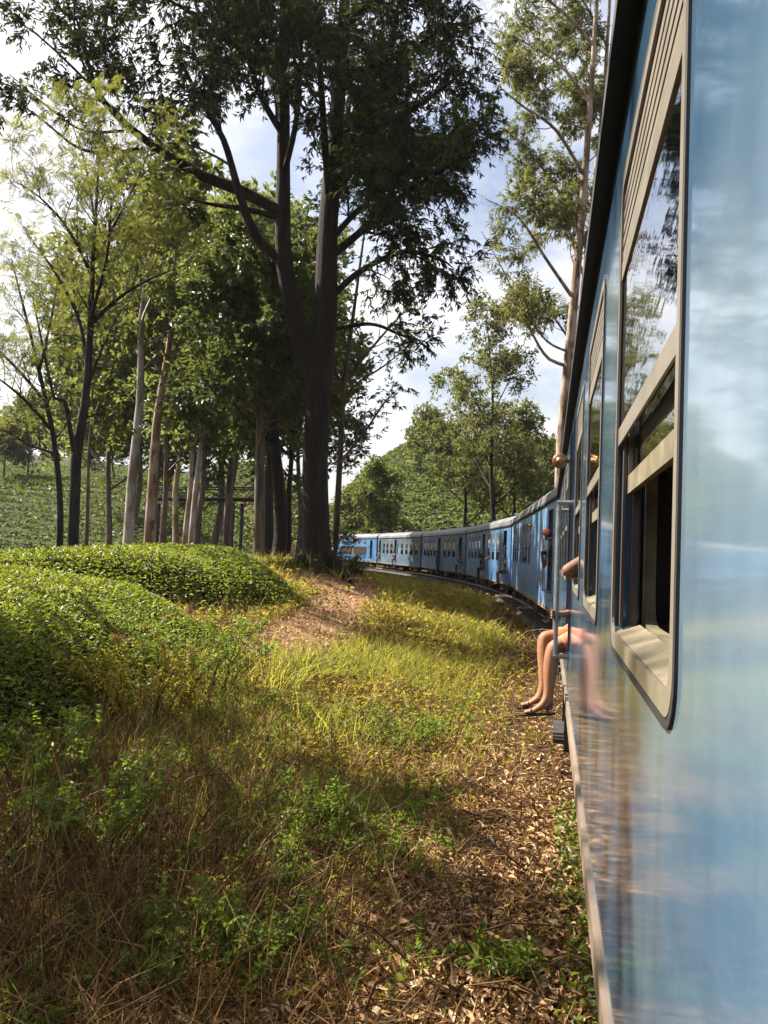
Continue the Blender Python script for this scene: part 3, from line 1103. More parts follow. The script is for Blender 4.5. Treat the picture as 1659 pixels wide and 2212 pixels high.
def sprig(kind, rng):
    """a twig end with its leaves, along +Y"""
    V, Fc, off = [], [], 0

    def put(pos, d, L, w, droop, roll=.35):
        nonlocal off
        lv, lf = leaf_shape(L, w, droop)
        R = rot_to(np.array([d]), rng, roll)[0]
        V.append(lv @ R.T + pos); Fc.append(lf + off); off += 4
    if kind == 'lance':
        for k in range(15):
            t = rng.uniform(.05, 1)
            a = rng.uniform(0, 2 * math.pi)
            d = np.array([math.cos(a) * .9, .75 + .4 * t, math.sin(a) * .6 - .35])
            put(np.array([0, .45 * t, -.05 * t]), d, rng.uniform(.13, .20), rng.uniform(.034, .05), .25)
    elif kind == 'gum':
        for k in range(14):
            t = rng.uniform(.05, 1)
            a = rng.uniform(0, 2 * math.pi)
            d = np.array([math.cos(a) * .8, .5, math.sin(a) * .6 - .7])
            put(np.array([0, .5 * t, -.06 * t]), d, rng.uniform(.15, .25), rng.uniform(.028, .042), .2)
    elif kind == 'broad':
        for k in range(11):
            t = rng.uniform(.1, 1)
            a = rng.uniform(0, 2 * math.pi)
            d = np.array([math.cos(a) * .9, .6 + .4 * t, math.sin(a) * .5 - .15])
            put(np.array([0, .4 * t, 0]), d, rng.uniform(.13, .20), rng.uniform(.06, .085), .2)
    elif kind == 'feather':
        for k in range(9):
            t = (k + 1) / 9.5
            l = .095 * math.sin(math.pi * (0.15 + .8 * t)) + .03
            for s in (-1, 1):
                put(np.array([0, .34 * t, -.06 * t * t]), np.array([s * .9, .55, rng.uniform(-.15, .1)]), l, .022, .1, .12)
    elif kind == 'clump':                        # far foliage, fewer and bigger leaves
        for k in range(9):
            a = rng.uniform(0, 2 * math.pi)
            d = np.array([math.cos(a), rng.uniform(-.1, 1.0), math.sin(a) * .7])
            put(rng.normal(0, .10, 3) + np.array([0, .22, 0]), d, rng.uniform(.16, .28), rng.uniform(.07, .12), .2)
    elif kind == 'weed':
        for k in range(12):
            t = rng.uniform(.15, 1)
            a = rng.uniform(0, 2 * math.pi)
            d = np.array([math.cos(a), .35, math.sin(a)])
            put(np.array([0, .34 * t, 0]), d, rng.uniform(.06, .11) * (1.25 - .5 * t), rng.uniform(.03, .045), .3)
        n0 = off
        V.append(np.array([[-.003, 0, 0], [.003, 0, 0], [.001, .36, 0], [-.001, .36, 0]])); Fc.append(np.array([[0, 1, 2], [0, 2, 3]]) + off); off += 4
    return np.concatenate(V), np.concatenate(Fc)


_r = np.random.default_rng(11)
SPRIG = {k: [sprig(k, _r) for _ in range(5)] for k in ('lance', 'gum', 'broad', 'feather', 'clump', 'weed')}


def curve_pts(ctrl, n):
    """Catmull-Rom through control points, n samples; ctrl rows (x,y,z,r)"""
    c = np.array(ctrl, dtype=float)
    if len(c) == 2:
        t = np.linspace(0, 1, n)[:, None]
        return c[0] * (1 - t) + c[1] * t
    e = np.vstack([2 * c[0] - c[1], c, 2 * c[-1] - c[-2]])
    seg = np.linalg.norm(np.diff(c[:, :3], axis=0), axis=1)
    s = np.concatenate([[0], np.cumsum(seg)]) / seg.sum()
    out = []
    for u in np.linspace(0, 1, n):
        i = min(np.searchsorted(s, u, side='right') - 1, len(c) - 2)
        t = (u - s[i]) / max(s[i + 1] - s[i], 1e-9)
        p0, p1, p2, p3 = e[i], e[i + 1], e[i + 2], e[i + 3]
        out.append(.5 * (2 * p1 + (p2 - p0) * t + (2 * p0 - 5 * p1 + 4 * p2 - p3) * t * t + (3 * p1 - p0 - 3 * p2 + p3) * t ** 3))
    return np.array(out)


def tubes_np(lines, sides):
    """lines: list of (n,4) arrays of one length n -> vertices, quads"""
    A = np.stack(lines)
    m, n = A.shape[:2]
    p = A[..., :3]
    t = unit(np.gradient(p, axis=1))
    ref = np.tile(np.array([.36, .48, .8]), (m, 1))
    mean = unit(t.mean(1))
    par = np.abs((mean * ref).sum(-1)) > .85
    ref[par] = np.array([.9, -.3, .3])
    a = unit(np.cross(t, ref[:, None, :]))
    b = np.cross(t, a)
    an = np.linspace(0, 2 * math.pi, sides, endpoint=False)
    off = a[:, :, None, :] * np.cos(an)[None, None, :, None] + b[:, :, None, :] * np.sin(an)[None, None, :, None]
    V = p[:, :, None, :] + off * A[:, :, None, 3:4]
    idx = np.arange(m * n * sides).reshape(m, n, sides)
    q = np.stack([idx[:, :-1], np.roll(idx[:, :-1], -1, 2), np.roll(idx[:, 1:], -1, 2), idx[:, 1:]], -1)
    return V.reshape(-1, 3), q.reshape(-1, 4)


class Grower:
    def __init__(s, seed, up=.25, droop=0.0, spread=.9, n=(7, 6), length=(2.6, 1.3), anchors=7, tmin=.25, wob=.16):
        s.r = np.random.default_rng(seed)
        s.up, s.droop, s.spread, s.n, s.length, s.na, s.tmin, s.wob = up, droop, spread, n, length, anchors, tmin, wob
        s.thick, s.thin = [], []
        s.ap, s.ad = [], []

    def limb(s, ctrl, level, tmin=None, nc=None, lens=None):
        """hand-placed limb; level 2 carries branches with twigs, 1 carries twigs, 0 carries leaves, -1 bare"""
        line = curve_pts(ctrl, 18)
        s.thick.append(line)
        s._kids(line, level, tmin, nc, lens)
        return line

    def _kids(s, line, level, tmin=None, nc=None, lens=None):
        r = s.r
        if level < 0:
            return
        n = len(line)
        if level == 0:
            for k in range(s.na):
                i = min(int(n * r.uniform(.25, 1.0)), n - 1)
                t = line[i, :3] - line[max(i - 1, 0), :3]
                t = t / max(np.linalg.norm(t), 1e-6)
                s.ap.append(line[i, :3] + r.normal(0, .05, 3))
                d = t + r.normal(0, .75, 3)
                d[2] -= s.droop
                s.ad.append(d)
            return
        li = 2 - level
        cnt = nc if nc is not None else s.n[min(li, len(s.n) - 1)]
        base = lens if lens is not None else s.length[min(li, len(s.length) - 1)]
        t0 = s.tmin if tmin is None else tmin
        for k in range(cnt):
            t = t0 + (1 - t0) * (k + r.uniform(0, 1)) / cnt
            f = t * (n - 1)
            i = min(int(f), n - 2)
            p = line[i] * (1 - f + i) + line[i + 1] * (f - i)
            tan = line[i + 1, :3] - line[i, :3]
            tan = tan / max(np.linalg.norm(tan), 1e-6)
            perp = np.cross(tan, r.normal(0, 1, 3))
            perp = perp / max(np.linalg.norm(perp), 1e-6)
            d = tan * r.uniform(.35, .8) + perp * s.spread + np.array([0, 0, s.up])
            d = d / np.linalg.norm(d)
            L = base * (1.15 - .55 * t) * r.uniform(.6, 1.3)
            m = 6
            pts = [p[:3]]
            rr = [max(min(p[3] * .5, .03 * L), .006)]
            for j in range(1, m):
                d = d + r.normal(0, s.wob, 3) + np.array([0, 0, (s.up * .25 - s.droop * .18)])
                d = d / np.linalg.norm(d)
                pts.append(pts[-1] + d * L / (m - 1))
                rr.append(rr[0] * (1 - .82 * j / (m - 1)))
            ln = np.column_stack([np.array(pts), np.array(rr)])
            s.thin.append(ln)
            s._kids(ln, level - 1)

    def wood(s, name, mat, sides=(14, 3)):
        v1, f1 = tubes_np(s.thick, sides[0])
        Vs, Fs = [v1], [f1]
        if s.thin:
            v2, f2 = tubes_np(s.thin, sides[1])
            Vs.append(v2); Fs.append(f2 + len(v1))
        return mesh_np(name, np.concatenate(Vs), np.concatenate(Fs), mat, True)

    def leaves(s, name, kind, mat, scale=(.8, 1.25), keep=None):
        pos, d = np.array(s.ap), np.array(s.ad)
        if keep is not None:
            k = keep(pos)
            pos, d = pos[k], d[k]
        sc = s.r.uniform(scale[0], scale[1], len(pos))
        V, Fc = scatter(SPRIG[kind], pos, d, sc, s.r)
        return mesh_np(name, V, Fc, mat)


def px(rows):
    """limb control points from layout points: (x, y, depth, radius)"""
    return [(*P(x, y, d), r) for x, y, d, r in rows]


def tree_obj(name, loc, label, group, trunk_me, crown_me, extra=None):
    """thing at its base; trunk and crown meshes are in world coordinates"""
    root = empty(name, loc, 0, label, 'tree', group)
    mv = Matrix.Translation(-Vector(loc))
    for nm, me in [('trunk', trunk_me), ('crown', crown_me)] + (extra or []):
        me.transform(mv)
        link_mesh(nm, me, None, root)
    return root


# ------------------------------------------------------------------ the great dark tree beside the path
g = Grower(3, up=.16, droop=.35, spread=.85, n=(9, 6), length=(2.5, 1.15), anchors=7, tmin=.22)
base = P(686, 1250, 24)
bz = hz(base.x, base.y)
B = (base.x, base.y)
g.limb([(B[0] - .05, B[1], bz - .25, .70), (B[0] - .03, B[1], bz + .25, .52), *px([(683, 1150, 24, .43), (681, 1000, 24, .39), (688, 860, 24, .39), (690, 775, 24, .41), (691, 735, 24, .28)])], -1)
for ra, rl in ((-2.6, 1.3), (-1.5, 1.1), (-.5, 1.3), (.6, 1.0), (2.2, 1.1), (3.3, 1.2)):
    e = (math.cos(ra) * rl, math.sin(ra) * rl)
    g.limb([(B[0], B[1], bz + .75, .16), (B[0] + e[0] * .45, B[1] + e[1] * .45, bz + .28, .17), (B[0] + e[0], B[1] + e[1], hz(B[0] + e[0], B[1] + e[1]) - .06, .08)], -1)
g.limb(px([(682, 825, 24, .30), (655, 745, 24, .34), (630, 655, 23.8, .27), (612, 545, 23.6, .25), (612, 400, 23.5, .21), (613, 200, 23.5, .18), (616, 0, 23.4, .14), (620, -260, 23.4, .05)]), 2, .5, 9)
g.limb(px([(694, 830, 24, .34), (703, 690, 24, .36), (708, 500, 24.1, .31), (722, 320, 24.3, .26), (735, 150, 24.5, .21), (745, 0, 24.7, .17), (752, -280, 25, .05)]), 2, .40, 11)
g.limb(px([(612, 560, 23.6, .15), (570, 533, 23.5, .15), (538, 480, 23.2, .13), (512, 400, 22.9, .11), (482, 300, 22.6, .09), (432, 215, 22.4, .07), (380, 110, 22.2, .04)]), 2, .45)
g.limb(px([(612, 460, 23.5, .17), (520, 412, 23.3, .17), (430, 377, 23, .15), (350, 328, 22.7, .12), (272, 268, 22.4, .10), (214, 205, 22.2, .08), (192, 140, 22, .05), (165, 40, 22, .03)]), 2, .62, 7, 2.0)
g.limb(px([(300, 320, 22.5, .05), (240, 330, 22.4, .045), (170, 320, 22.2, .04), (90, 258, 22, .025), (0, 190, 21.8, .012)]), 1, .6, 4, .9)
g.limb(px([(268, 283, 22.4, .045), (180, 282, 22.2, .035), (100, 228, 22, .025), (20, 160, 21.8, .012)]), 1, .6, 4, .9)
g.limb(px([(192, 180, 22.1, .04), (120, 110, 22, .03), (60, 60, 21.8, .02), (-10, 20, 21.6, .012)]), 1, .5, 5, .9)
g.limb(px([(200, 190, 22.2, .04), (165, 90, 22, .03), (160, 0, 21.8, .02), (150, -80, 21.6, .012)]), 1, .5, 5, .9)
g.limb(px([(605, 470, 23.5, .09), (530, 452, 23.2, .08), (450, 440, 22.8, .05), (400, 425, 22.5, .02)]), 1, .5, 4, .9)
g.limb(px([(716, 425, 24.2, .22), (775, 325, 24.5, .2), (822, 215, 24.8, .17), (850, 60, 25, .12), (872, -90, 25.2, .05)]), 2, .3, 10)
g.limb(px([(708, 560, 24.1, .13), (780, 500, 23.8, .11), (860, 430, 23.3, .09), (960, 365, 22.8, .06), (1030, 335, 22.4, .02)]), 2, .2, 15, 2.2)
g.limb(px([(706, 650, 24, .11), (780, 585, 24, .09), (870, 545, 23.8, .07), (950, 560, 23.5, .04), (980, 580, 23.4, .015)]), 2, .3, 9, 1.5)
g.limb(px([(616, 300, 23.5, .10), (560, 200, 23.2, .09), (525, 80, 23, .06), (500, -60, 22.8, .03)]), 2, .2)
g.limb(px([(742, 60, 24.6, .12), (840, -20, 24.3, .1), (950, -60, 24, .06), (1010, -80, 24, .02)]), 2, .25, 9)
g.limb(px([(728, 280, 24.4, .12), (850, 255, 24, .1), (950, 195, 23.5, .06), (1015, 140, 23.2, .02)]), 2, .25, 10, 2.2)
g.limb(px([(735, 170, 24.5, .10), (860, 120, 24.8, .08), (960, 60, 25, .05), (1010, 10, 25.2, .02)]), 2, .25, 9, 2.1)
g.limb(px([(705, 715, 24, .07), (800, 700, 23.8, .055), (870, 725, 23.6, .04), (925, 740, 23.4, .015)]), 1, .55, 9, .9)
g.limb(px([(710, 420, 24, .12), (700, 280, 22.5, .1), (690, 120, 21, .07), (680, -40, 19.8, .03)]), 2, .25)
g.limb(px([(712, 470, 24, .12), (740, 330, 26, .1), (760, 160, 28, .07), (770, 0, 29.5, .03)]), 2, .25)
g.limb(px([(614, 250, 23.5, .1), (560, 120, 25, .08), (480, 20, 26.5, .05), (420, -60, 27.5, .02)]), 2, .3)
g.limb(px([(613, 380, 23.5, .09), (640, 260, 22.5, .08), (650, 120, 21.4, .05), (655, 0, 20.6, .02)]), 2, .3)
g.limb(px([(612, 180, 23.5, .1), (500, 90, 22.8, .08), (400, 20, 22.2, .05), (300, -30, 21.6, .02)]), 2, .25, 9)
g.limb(px([(714, 380, 24.1, .1), (790, 360, 25.5, .08), (880, 330, 26.8, .05), (960, 330, 27.8, .02)]), 2, .15, 14)
g.limb(px([(712, 520, 24, .1), (790, 440, 24.6, .08), (870, 400, 25.2, .05), (940, 440, 25.6, .02)]), 2, .15, 14)


def crown_outline(pos):
    """ragged edge of the crown: how far it reaches towards the track at each height"""
    z = pos[:, 2]
    hs = np.array([5.5, 7.0, 8.2, 9.2, 10.2, 11.3, 12.6, 13.3, 14.2, 15.6, 17.0, 19.0, 23.0])
    xs = np.array([0.4, 1.2, 1.7, 1.5, 2.0, 2.2, 1.7, 2.5, 2.9, 2.7, 2.6, 2.4, 1.6])
    return pos[:, 0] < np.interp(z, hs, xs) + .35 * np.sin(pos[:, 1] * 3.1)



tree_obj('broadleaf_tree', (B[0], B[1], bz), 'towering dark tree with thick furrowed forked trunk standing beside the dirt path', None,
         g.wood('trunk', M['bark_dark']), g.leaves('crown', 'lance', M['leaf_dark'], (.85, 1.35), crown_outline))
# ------------------------------------------------------------------ slender tree just behind it
g = Grower(5, up=.3, droop=.25, spread=.8, n=(7, 5), length=(2.0, .9), anchors=4, tmin=.15)
b2 = ground_hit(724, 1222)
g.limb([(b2.x, b2.y, b2.z - .2, .14), *px([(726, 1150, 27, .12), (732, 980, 27, .10), (742, 840, 27, .085), (770, 640, 27, .06), (790, 480, 27, .03)])], 2, .45, 9)
g.limb(px([(738, 880, 27, .05), (790, 960, 27, .04), (835, 900, 26.8, .03), (880, 800, 26.5, .02), (900, 740, 26.5, .01)])[0:1] + px([(770, 830, 26.8, .04), (830, 790, 26.6, .03), (890, 740, 26.4, .012)]), 1, .2, 8, 1.2)
g.limb(px([(734, 1000, 27, .05), (790, 930, 27.2, .04), (830, 870, 27.4, .03), (860, 840, 27.6, .012)]), 1, .2, 8, 1.2)
g.limb(px([(740, 860, 27, .05), (720, 780, 27.5, .04), (690, 700, 28, .02)]), 1, .2, 6, 1.2)
g.limb(px([(745, 820, 27, .05), (830, 720, 27.5, .04), (900, 640, 28, .03), (950, 560, 28, .012)]), 1, .2, 9, 1.3)
tree_obj('slender_tree', tuple(b2), 'slender pale stemmed tree with loose leafy branches growing close behind the towering dark tree', None,
         g.wood('trunk', M['bark_mid'], (8, 3)), g.leaves('crown', 'lance', M['leaf_broad'], (.8, 1.2)))

# ------------------------------------------------------------------ feathery dark-stemmed trees at the edge of the tea
g = Grower(8, up=.35, droop=.05, spread=.75, n=(7, 6), length=(1.8, .9), anchors=5, tmin=.2, wob=.12)
b3 = P(155, 1235, 18); z3 = hz(b3.x, b3.y)
g.limb([(b3.x, b3.y, z3 - .2, .15), *px([(157, 1180, 18, .13), (162, 1060, 18, .125), (165, 985, 18, .125), (186, 850, 18, .09), (195, 705, 18, .075), (200, 580, 18, .055), (208, 440, 18, .035), (218, 280, 18, .012)])], 2, .55, 11)
g.limb(px([(163, 995, 18, .07), (152, 930, 17.9, .055), (140, 868, 17.8, .05), (118, 860, 17.7, .035), (95, 760, 17.6, .03), (70, 640, 17.4, .012)]), 2, .4, 7, 1.4)
g.limb(px([(196, 700, 18, .05), (255, 645, 17.8, .04), (320, 605, 17.6, .025), (380, 580, 17.4, .01)]), 2, .2, 9, 1.5)
g.limb(px([(190, 800, 18, .05), (170, 690, 18.4, .04), (120, 590, 18.8, .03), (70, 520, 19, .012)]), 2, .2, 9, 1.5)
g.limb(px([(200, 600, 18, .04), (150, 500, 17.6, .03), (90, 430, 17.2, .02), (30, 390, 17, .01)]), 2, .2, 10, 1.6)
g.limb(px([(200, 570, 18, .04), (255, 470, 18.2, .03), (300, 380, 18.4, .02), (330, 300, 18.6, .01)]), 2, .2, 9, 1.6)
g.limb(px([(205, 480, 18, .03), (185, 360, 18.4, .02), (150, 250, 18.8, .01)]), 2, .2, 9, 1.5)
g.limb(px([(195, 690, 18, .04), (230, 560, 16.8, .03), (240, 440, 15.8, .015)]), 2, .2, 9, 1.5)
g.limb(px([(185, 850, 18, .04), (210, 780, 18, .03), (250, 690, 18.4, .02), (290, 640, 18.6, .01)]), 1, .3, 7, 1.1)
g.limb(px([(176, 905, 18, .025), (205, 895, 18, .018), (213, 880, 18, .004)]), -1)
tree_obj('acacia_tree', (b3.x, b3.y, z3), 'tree with thin dark forked stem and yellow green feathery crown rising behind the tea hedge', None,
         g.wood('trunk', M['bark_black'], (10, 3)), g.leaves('crown', 'feather', M['leaf_feather'], (.5, .9)))
g = Grower(9, up=.25, droop=.1, spread=.8, n=(8, 5), length=(1.8, .9), anchors=5, tmin=.2, wob=.14)
b4 = P(128, 1230, 21); z4 = hz(b4.x, b4.y)
g.limb([(b4.x, b4.y, z4 - .2, .10), *px([(130, 1100, 21, .085), (118, 960, 21, .075), (98, 860, 21, .06), (70, 740, 21, .045), (45, 640, 21, .03), (25, 560, 21, .012)])], 2, .4, 10)
g.limb(px([(112, 930, 21, .05), (60, 870, 20.6, .04), (0, 820, 20.2, .025), (-50, 790, 20, .01)]), 2, .2, 8)
g.limb(px([(100, 870, 21, .05), (40, 800, 21.4, .04), (-20, 740, 21.8, .025), (-60, 700, 22, .01)]), 2, .2, 8)
g.limb(px([(85, 800, 21, .04), (110, 690, 21.3, .03), (125, 600, 21.5, .01)]), 2, .2, 7)
g.limb(px([(120, 980, 21, .04), (60, 960, 20.8, .03), (10, 930, 20.6, .02), (-40, 930, 20.4, .01)]), 2, .2, 8, 1.3)
tree_obj('acacia_tree', (b4.x, b4.y, z4), 'low twisted feathery tree leaning out past the edge of view beside the dark forked stem', None,
         g.wood('trunk', M['bark_black'], (8, 3)), g.leaves('crown', 'feather', M['leaf_feather'], (.5, .9)))

# tree added mostly out of view so its crown dapples the foreground with shade
g = Grower(13, up=.2, droop=.2, spread=.9, n=(7, 5), length=(1.7, .9), anchors=4, tmin=.25)
bo = (-7.6, 5.4); zo = hz(*bo)
g.limb([(*bo, zo - .2, .17), (-7.5, 5.5, 3.0, .14), (-7.3, 5.7, 6.0, .11), (-7.1, 5.9, 8.5, .06), (-7.0, 6.0, 11, .02)], 2, .5, 8)
for e in ((-6.2, 6.2, 7.2), (-5.9, 7.2, 7.3), (-6.5, 8.0, 7.4), (-6.0, 9.2, 7.2), (-7.8, 4.6, 7.6), (-9.0, 8.0, 7.4), (-9.6, 5.0, 8.0)):
    g.limb([(-7.35, 5.65, 4.2 + .3 * (e[2] - 6), .07), ((e[0] - 7.6) / 2, (e[1] + 5.7) / 2, e[2] - .9, .05), (*e, .012)], 2, .3, 6)
tree_obj('broadleaf_tree', (*bo, zo), 'mostly unseen tree added to shade the bank, its leafy bough end dipping into the sky corner', None,
         g.wood('trunk', M['bark_mid'], (8, 3)), g.leaves('crown', 'lance', M['leaf_broad'], (.8, 1.2)))

# ------------------------------------------------------------------ pale gum trunks in the grove
def grove_tree(seed, base_px, top_px, d, r0, bark, leafkind, leafmat, label, name, first=.45, blen=2.6, n=12, anchors=5, scale=(1.1, 1.8), zig=0.0, group='trunks of the grove behind the tea'):
    g = Grower(seed, up=.22, droop=.15, spread=.95, n=(n, 6), length=(blen, 1.1), anchors=anchors, tmin=first)
    b = P(base_px[0], base_px[1], d)
    z = hz(b.x, b.y)
    tp = P(top_px[0], top_px[1], d)
    rr = np.random.default_rng(seed)
    rows = [(b.x, b.y, min(z, b.z) - .3, r0 * 1.12)]
    for k, t in enumerate((0.06, .2, .4, .6, .8, 1.0)):
        q = b.lerp(tp, t)
        w = r0 * 1.2 * (rr.uniform(-.5, .5) if 0 < t < 1 else 0)
        rows.append((q.x + w + zig * math.sin(9 * t), q.y + w, q.z, max(r0 * (1 - .85 * t), .02)))
    g.limb(rows, 2)
    return tree_obj(name, (b.x, b.y, z), label, group, g.wood('trunk', M[bark], (10, 3)), g.leaves('crown', leafkind, M[leafmat], scale))


grove_tree(21, (268, 1205), (345, 330), 30, .22, 'bark_pale', 'clump', 'leaf_forest', 'tall smooth pale grey gum trunk, thickest of the grove behind the tea hedge', 'gum_tree', .5)
grove_tree(22, (322, 1205), (392, 420), 32, .25, 'bark_strip', 'clump', 'leaf_forest', 'tan trunk with peeling bark strips beside the pale grey gum trunk', 'gum_tree', .5)
spec = [(352, 1200, 385, 560, 38, .16, 'bark_mid', 'thin grey trunk next after the peeling tan one'),
        (372, 1195, 430, 520, 40, .17, 'bark_strip', 'thin tan trunk third after the pale grey gum'),
        (400, 1197, 445, 560, 37, .13, 'bark_strip', 'narrow light barked trunk in the middle cluster of the grove'),
        (412, 1197, 468, 470, 36, .16, 'bark_pale', 'pale leaning trunk in the middle cluster of the grove'),
        (424, 1192, 480, 500, 39, .17, 'bark_mid', 'dark leaning trunk in the middle cluster of the grove'),
        (490, 1190, 520, 520, 40, .21, 'bark_mid', 'mossy forked trunk standing alone midway to the towering dark tree')]
for k, (x0, y0, x1, y1, d, r0, bk, lb) in enumerate(spec):
    grove_tree(30 + k, (x0, y0), (x1, y1), d, r0, bk, 'clump', 'leaf_forest', lb, 'gum_tree', .42, 2.6, 11, 5, (1.3, 2.0))
spec = [(575, 1195, 580, 560, 31, .24, 'bark_black', 'black straight trunk, first of the dark pair in deep shade'),
        (597, 1195, 605, 520, 29, .27, 'bark_dark', 'brown black trunk, second of the dark pair in deep shade'),
        (620, 1190, 640, 620, 34, .14, 'bark_dark', 'thin dark trunk tucked close behind the towering tree')]
for k, (x0, y0, x1, y1, d, r0, bk, lb) in enumerate(spec):
    grove_tree(40 + k, (x0, y0), (x1, y1), d, r0, bk, 'broad', 'leaf_broad', lb, 'shade_tree', .30, 3.0, 13, 6, (1.2, 1.9))
grove_tree(50, (182, 1215), (205, 640), 26, .075, 'bark_mid', 'clump', 'leaf_forest', 'sapling thin grey stem between the dark forked stem and pale gum', 'gum_tree', .4, 1.5, 8, 4, (.8, 1.3))
# glossy-leaved tree hanging over the path behind the towering tree
g = Grower(55, up=.2, droop=.3, spread=.9, n=(10, 7), length=(2.6, 1.1), anchors=7, tmin=.2)
b5 = P(560, 1195, 27); z5 = hz(b5.x, b5.y)
g.limb([(b5.x, b5.y, z5 - .3, .2), *px([(560, 1100, 27, .18), (562, 950, 27, .15), (565, 800, 27, .11), (575, 650, 27, .07), (585, 520, 27, .02)])], 2, .35, 14)
g.limb(px([(563, 900, 27, .08), (520, 850, 26, .06), (470, 830, 25.2, .04), (425, 850, 24.6, .015)]), 2, .3, 8, 1.4)
g.limb(px([(563, 850, 27, .08), (590, 760, 26, .06), (610, 680, 25, .02)]), 2, .2, 9, 1.6)
g.limb(px([(565, 800, 27, .07), (520, 700, 26.5, .05), (490, 620, 26, .02)]), 2, .2, 9, 1.8)
g.limb(px([(570, 720, 27, .06), (540, 610, 26, .04), (525, 540, 25.4, .015)]), 2, .2, 9, 1.6)
tree_obj('shade_tree', (b5.x, b5.y, z5), 'glossy leaved tree whose sunlit leaves fill the gap beside the towering dark trunk', None,
         g.wood('trunk', M['bark_mid'], (8, 3)), g.leaves('crown', 'broad', M['leaf_broad'], (.9, 1.4)))

# ------------------------------------------------------------------ tall gums across the track
def gum(seed, rows, side_limbs, label, scale=(1.0, 1.6)):
    g = Grower(seed, up=.18, droop=.25, spread=.8, n=(8, 6), length=(2.3, 1.1), anchors=7, tmin=.3)
    line = g.limb(rows, 2, .45, 9, 2.0)
    for sl in side_limbs:
        g.limb(px(sl), 2, .35, 7, 1.9)
    b = rows[0]
    return tree_obj('gum_tree', (b[0], b[1], b[2] + .3), label, 'tall gums across the track', g.wood('trunk', M['bark_strip'], (12, 3)), g.leaves('crown', 'gum', M['leaf_gum'], scale, lambda p: p[:, 0] > np.interp(p[:, 2], [8, 12, 14.5, 16.5, 18, 20, 24, 30], [4.6, 5.2, 5.6, 4.1, 5.2, 5.6, 4.6, 4.6])))


p = P(1205, 1230, 37); zz = hz(p.x, p.y)
gum(60, [(p.x, p.y, zz - .3, .32), *px([(1212, 1000, 37, .27), (1222, 850, 37, .25), (1240, 650, 37, .21), (1262, 400, 37, .17), (1280, 150, 37, .12), (1292, -60, 37, .08), (1300, -250, 37, .03)])],
    [[(1222, 790, 37, .09), (1180, 770, 36.8, .07), (1140, 700, 36.4, .05), (1090, 590, 36, .03), (1040, 500, 35.6, .012)],
     [(1235, 640, 37, .09), (1180, 560, 36.6, .07), (1120, 470, 36.2, .05), (1050, 430, 35.8, .015)],
     [(1250, 500, 37, .09), (1210, 420, 37.4, .07), (1160, 350, 37.8, .045), (1130, 340, 38, .015)],
     [(1262, 380, 37, .09), (1200, 280, 36.4, .07), (1130, 230, 36, .05), (1070, 180, 35.8, .015)],
     [(1272, 220, 37, .08), (1210, 140, 37.2, .06), (1130, 90, 37.4, .04), (1060, 60, 37.6, .015)],
     [(1284, 100, 37, .08), (1220, 30, 37, .06), (1150, -20, 37, .04), (1080, -30, 37, .015)],
     [(1226, 760, 37, .06), (1180, 735, 36, .05), (1120, 660, 35.4, .03), (1080, 640, 35, .012)]],
    'tall gum with pinkish tan trunk soaring beside the roof edge of the coach')
p = P(1242, 1230, 40); zz = hz(p.x, p.y)
gum(61, [(p.x, p.y, zz - .3, .3), *px([(1240, 950, 40, .25), (1255, 700, 40, .2), (1280, 450, 40, .16), (1305, 200, 40, .11), (1320, -50, 40, .06), (1330, -200, 40, .02)])],
    [[(1262, 600, 40, .08), (1230, 500, 40.5, .06), (1215, 420, 41, .02)], [(1285, 400, 40, .08), (1300, 300, 39, .06), (1290, 200, 38.6, .02)],
     [(1300, 230, 40, .08), (1250, 120, 40.5, .06), (1200, 60, 41, .02)], [(1312, 100, 40, .08), (1270, 20, 40, .06), (1240, -40, 40, .02)],
     [(1250, 760, 40, .07), (1200, 690, 40, .05), (1170, 640, 40, .02)]],
    'second tall gum standing just behind the pinkish tan trunk at the roof edge')


# ------------------------------------------------------------------ trees behind the far coaches
def bushy(seed, base_px, d, top_y, width, n_limb, kind, bark, leafmat, label, name, group, scale=(1.4, 2.2), lean=0, first=.3, anchors=5, r0=.2):
    g = Grower(seed, up=.2, droop=.12, spread=.95, n=(7, 5), length=(width * .38, width * .2), anchors=anchors, tmin=.3)
    rr = np.random.default_rng(seed)
    b = P(base_px[0], base_px[1], d); z = hz(b.x, b.y)
    tp = P(base_px[0] + lean, top_y, d)
    base = Vector((b.x, b.y, z - .3))
    H = tp.z - z
    rows = [(base.x, base.y, base.z, r0)]
    for t in (.2, .45, .7, 1.0):
        q = base.lerp(tp, t)
        rows.append((q.x + rr.uniform(-.3, .3), q.y + rr.uniform(-.3, .3), q.z, max(r0 * (1 - .9 * t), .02)))
    line = g.limb(rows, 2, .4, 8)
    for k in range(n_limb):
        t = first + (0.9 - first) * k / max(n_limb - 1, 1)
        q = line[int(t * 17)]
        a = 2.4 * k + rr.uniform(-.4, .4)
        reach = width * .55 * (1.05 - .55 * t) * rr.uniform(.8, 1.15)
        e = np.array([math.cos(a), math.sin(a), 0])
        lift = H * .16
        g.limb([(*q[:3], q[3] * .6), (*(q[:3] + e * reach * .45 + np.array([0, 0, lift * .4])), q[3] * .4), (*(q[:3] + e * reach + np.array([0, 0, lift])), .015)], 2, .3, 6)
    return tree_obj(name, (b.x, b.y, z), label, group, g.wood('trunk', M[bark], (8, 3)), g.leaves('crown', kind, M[leafmat], scale))


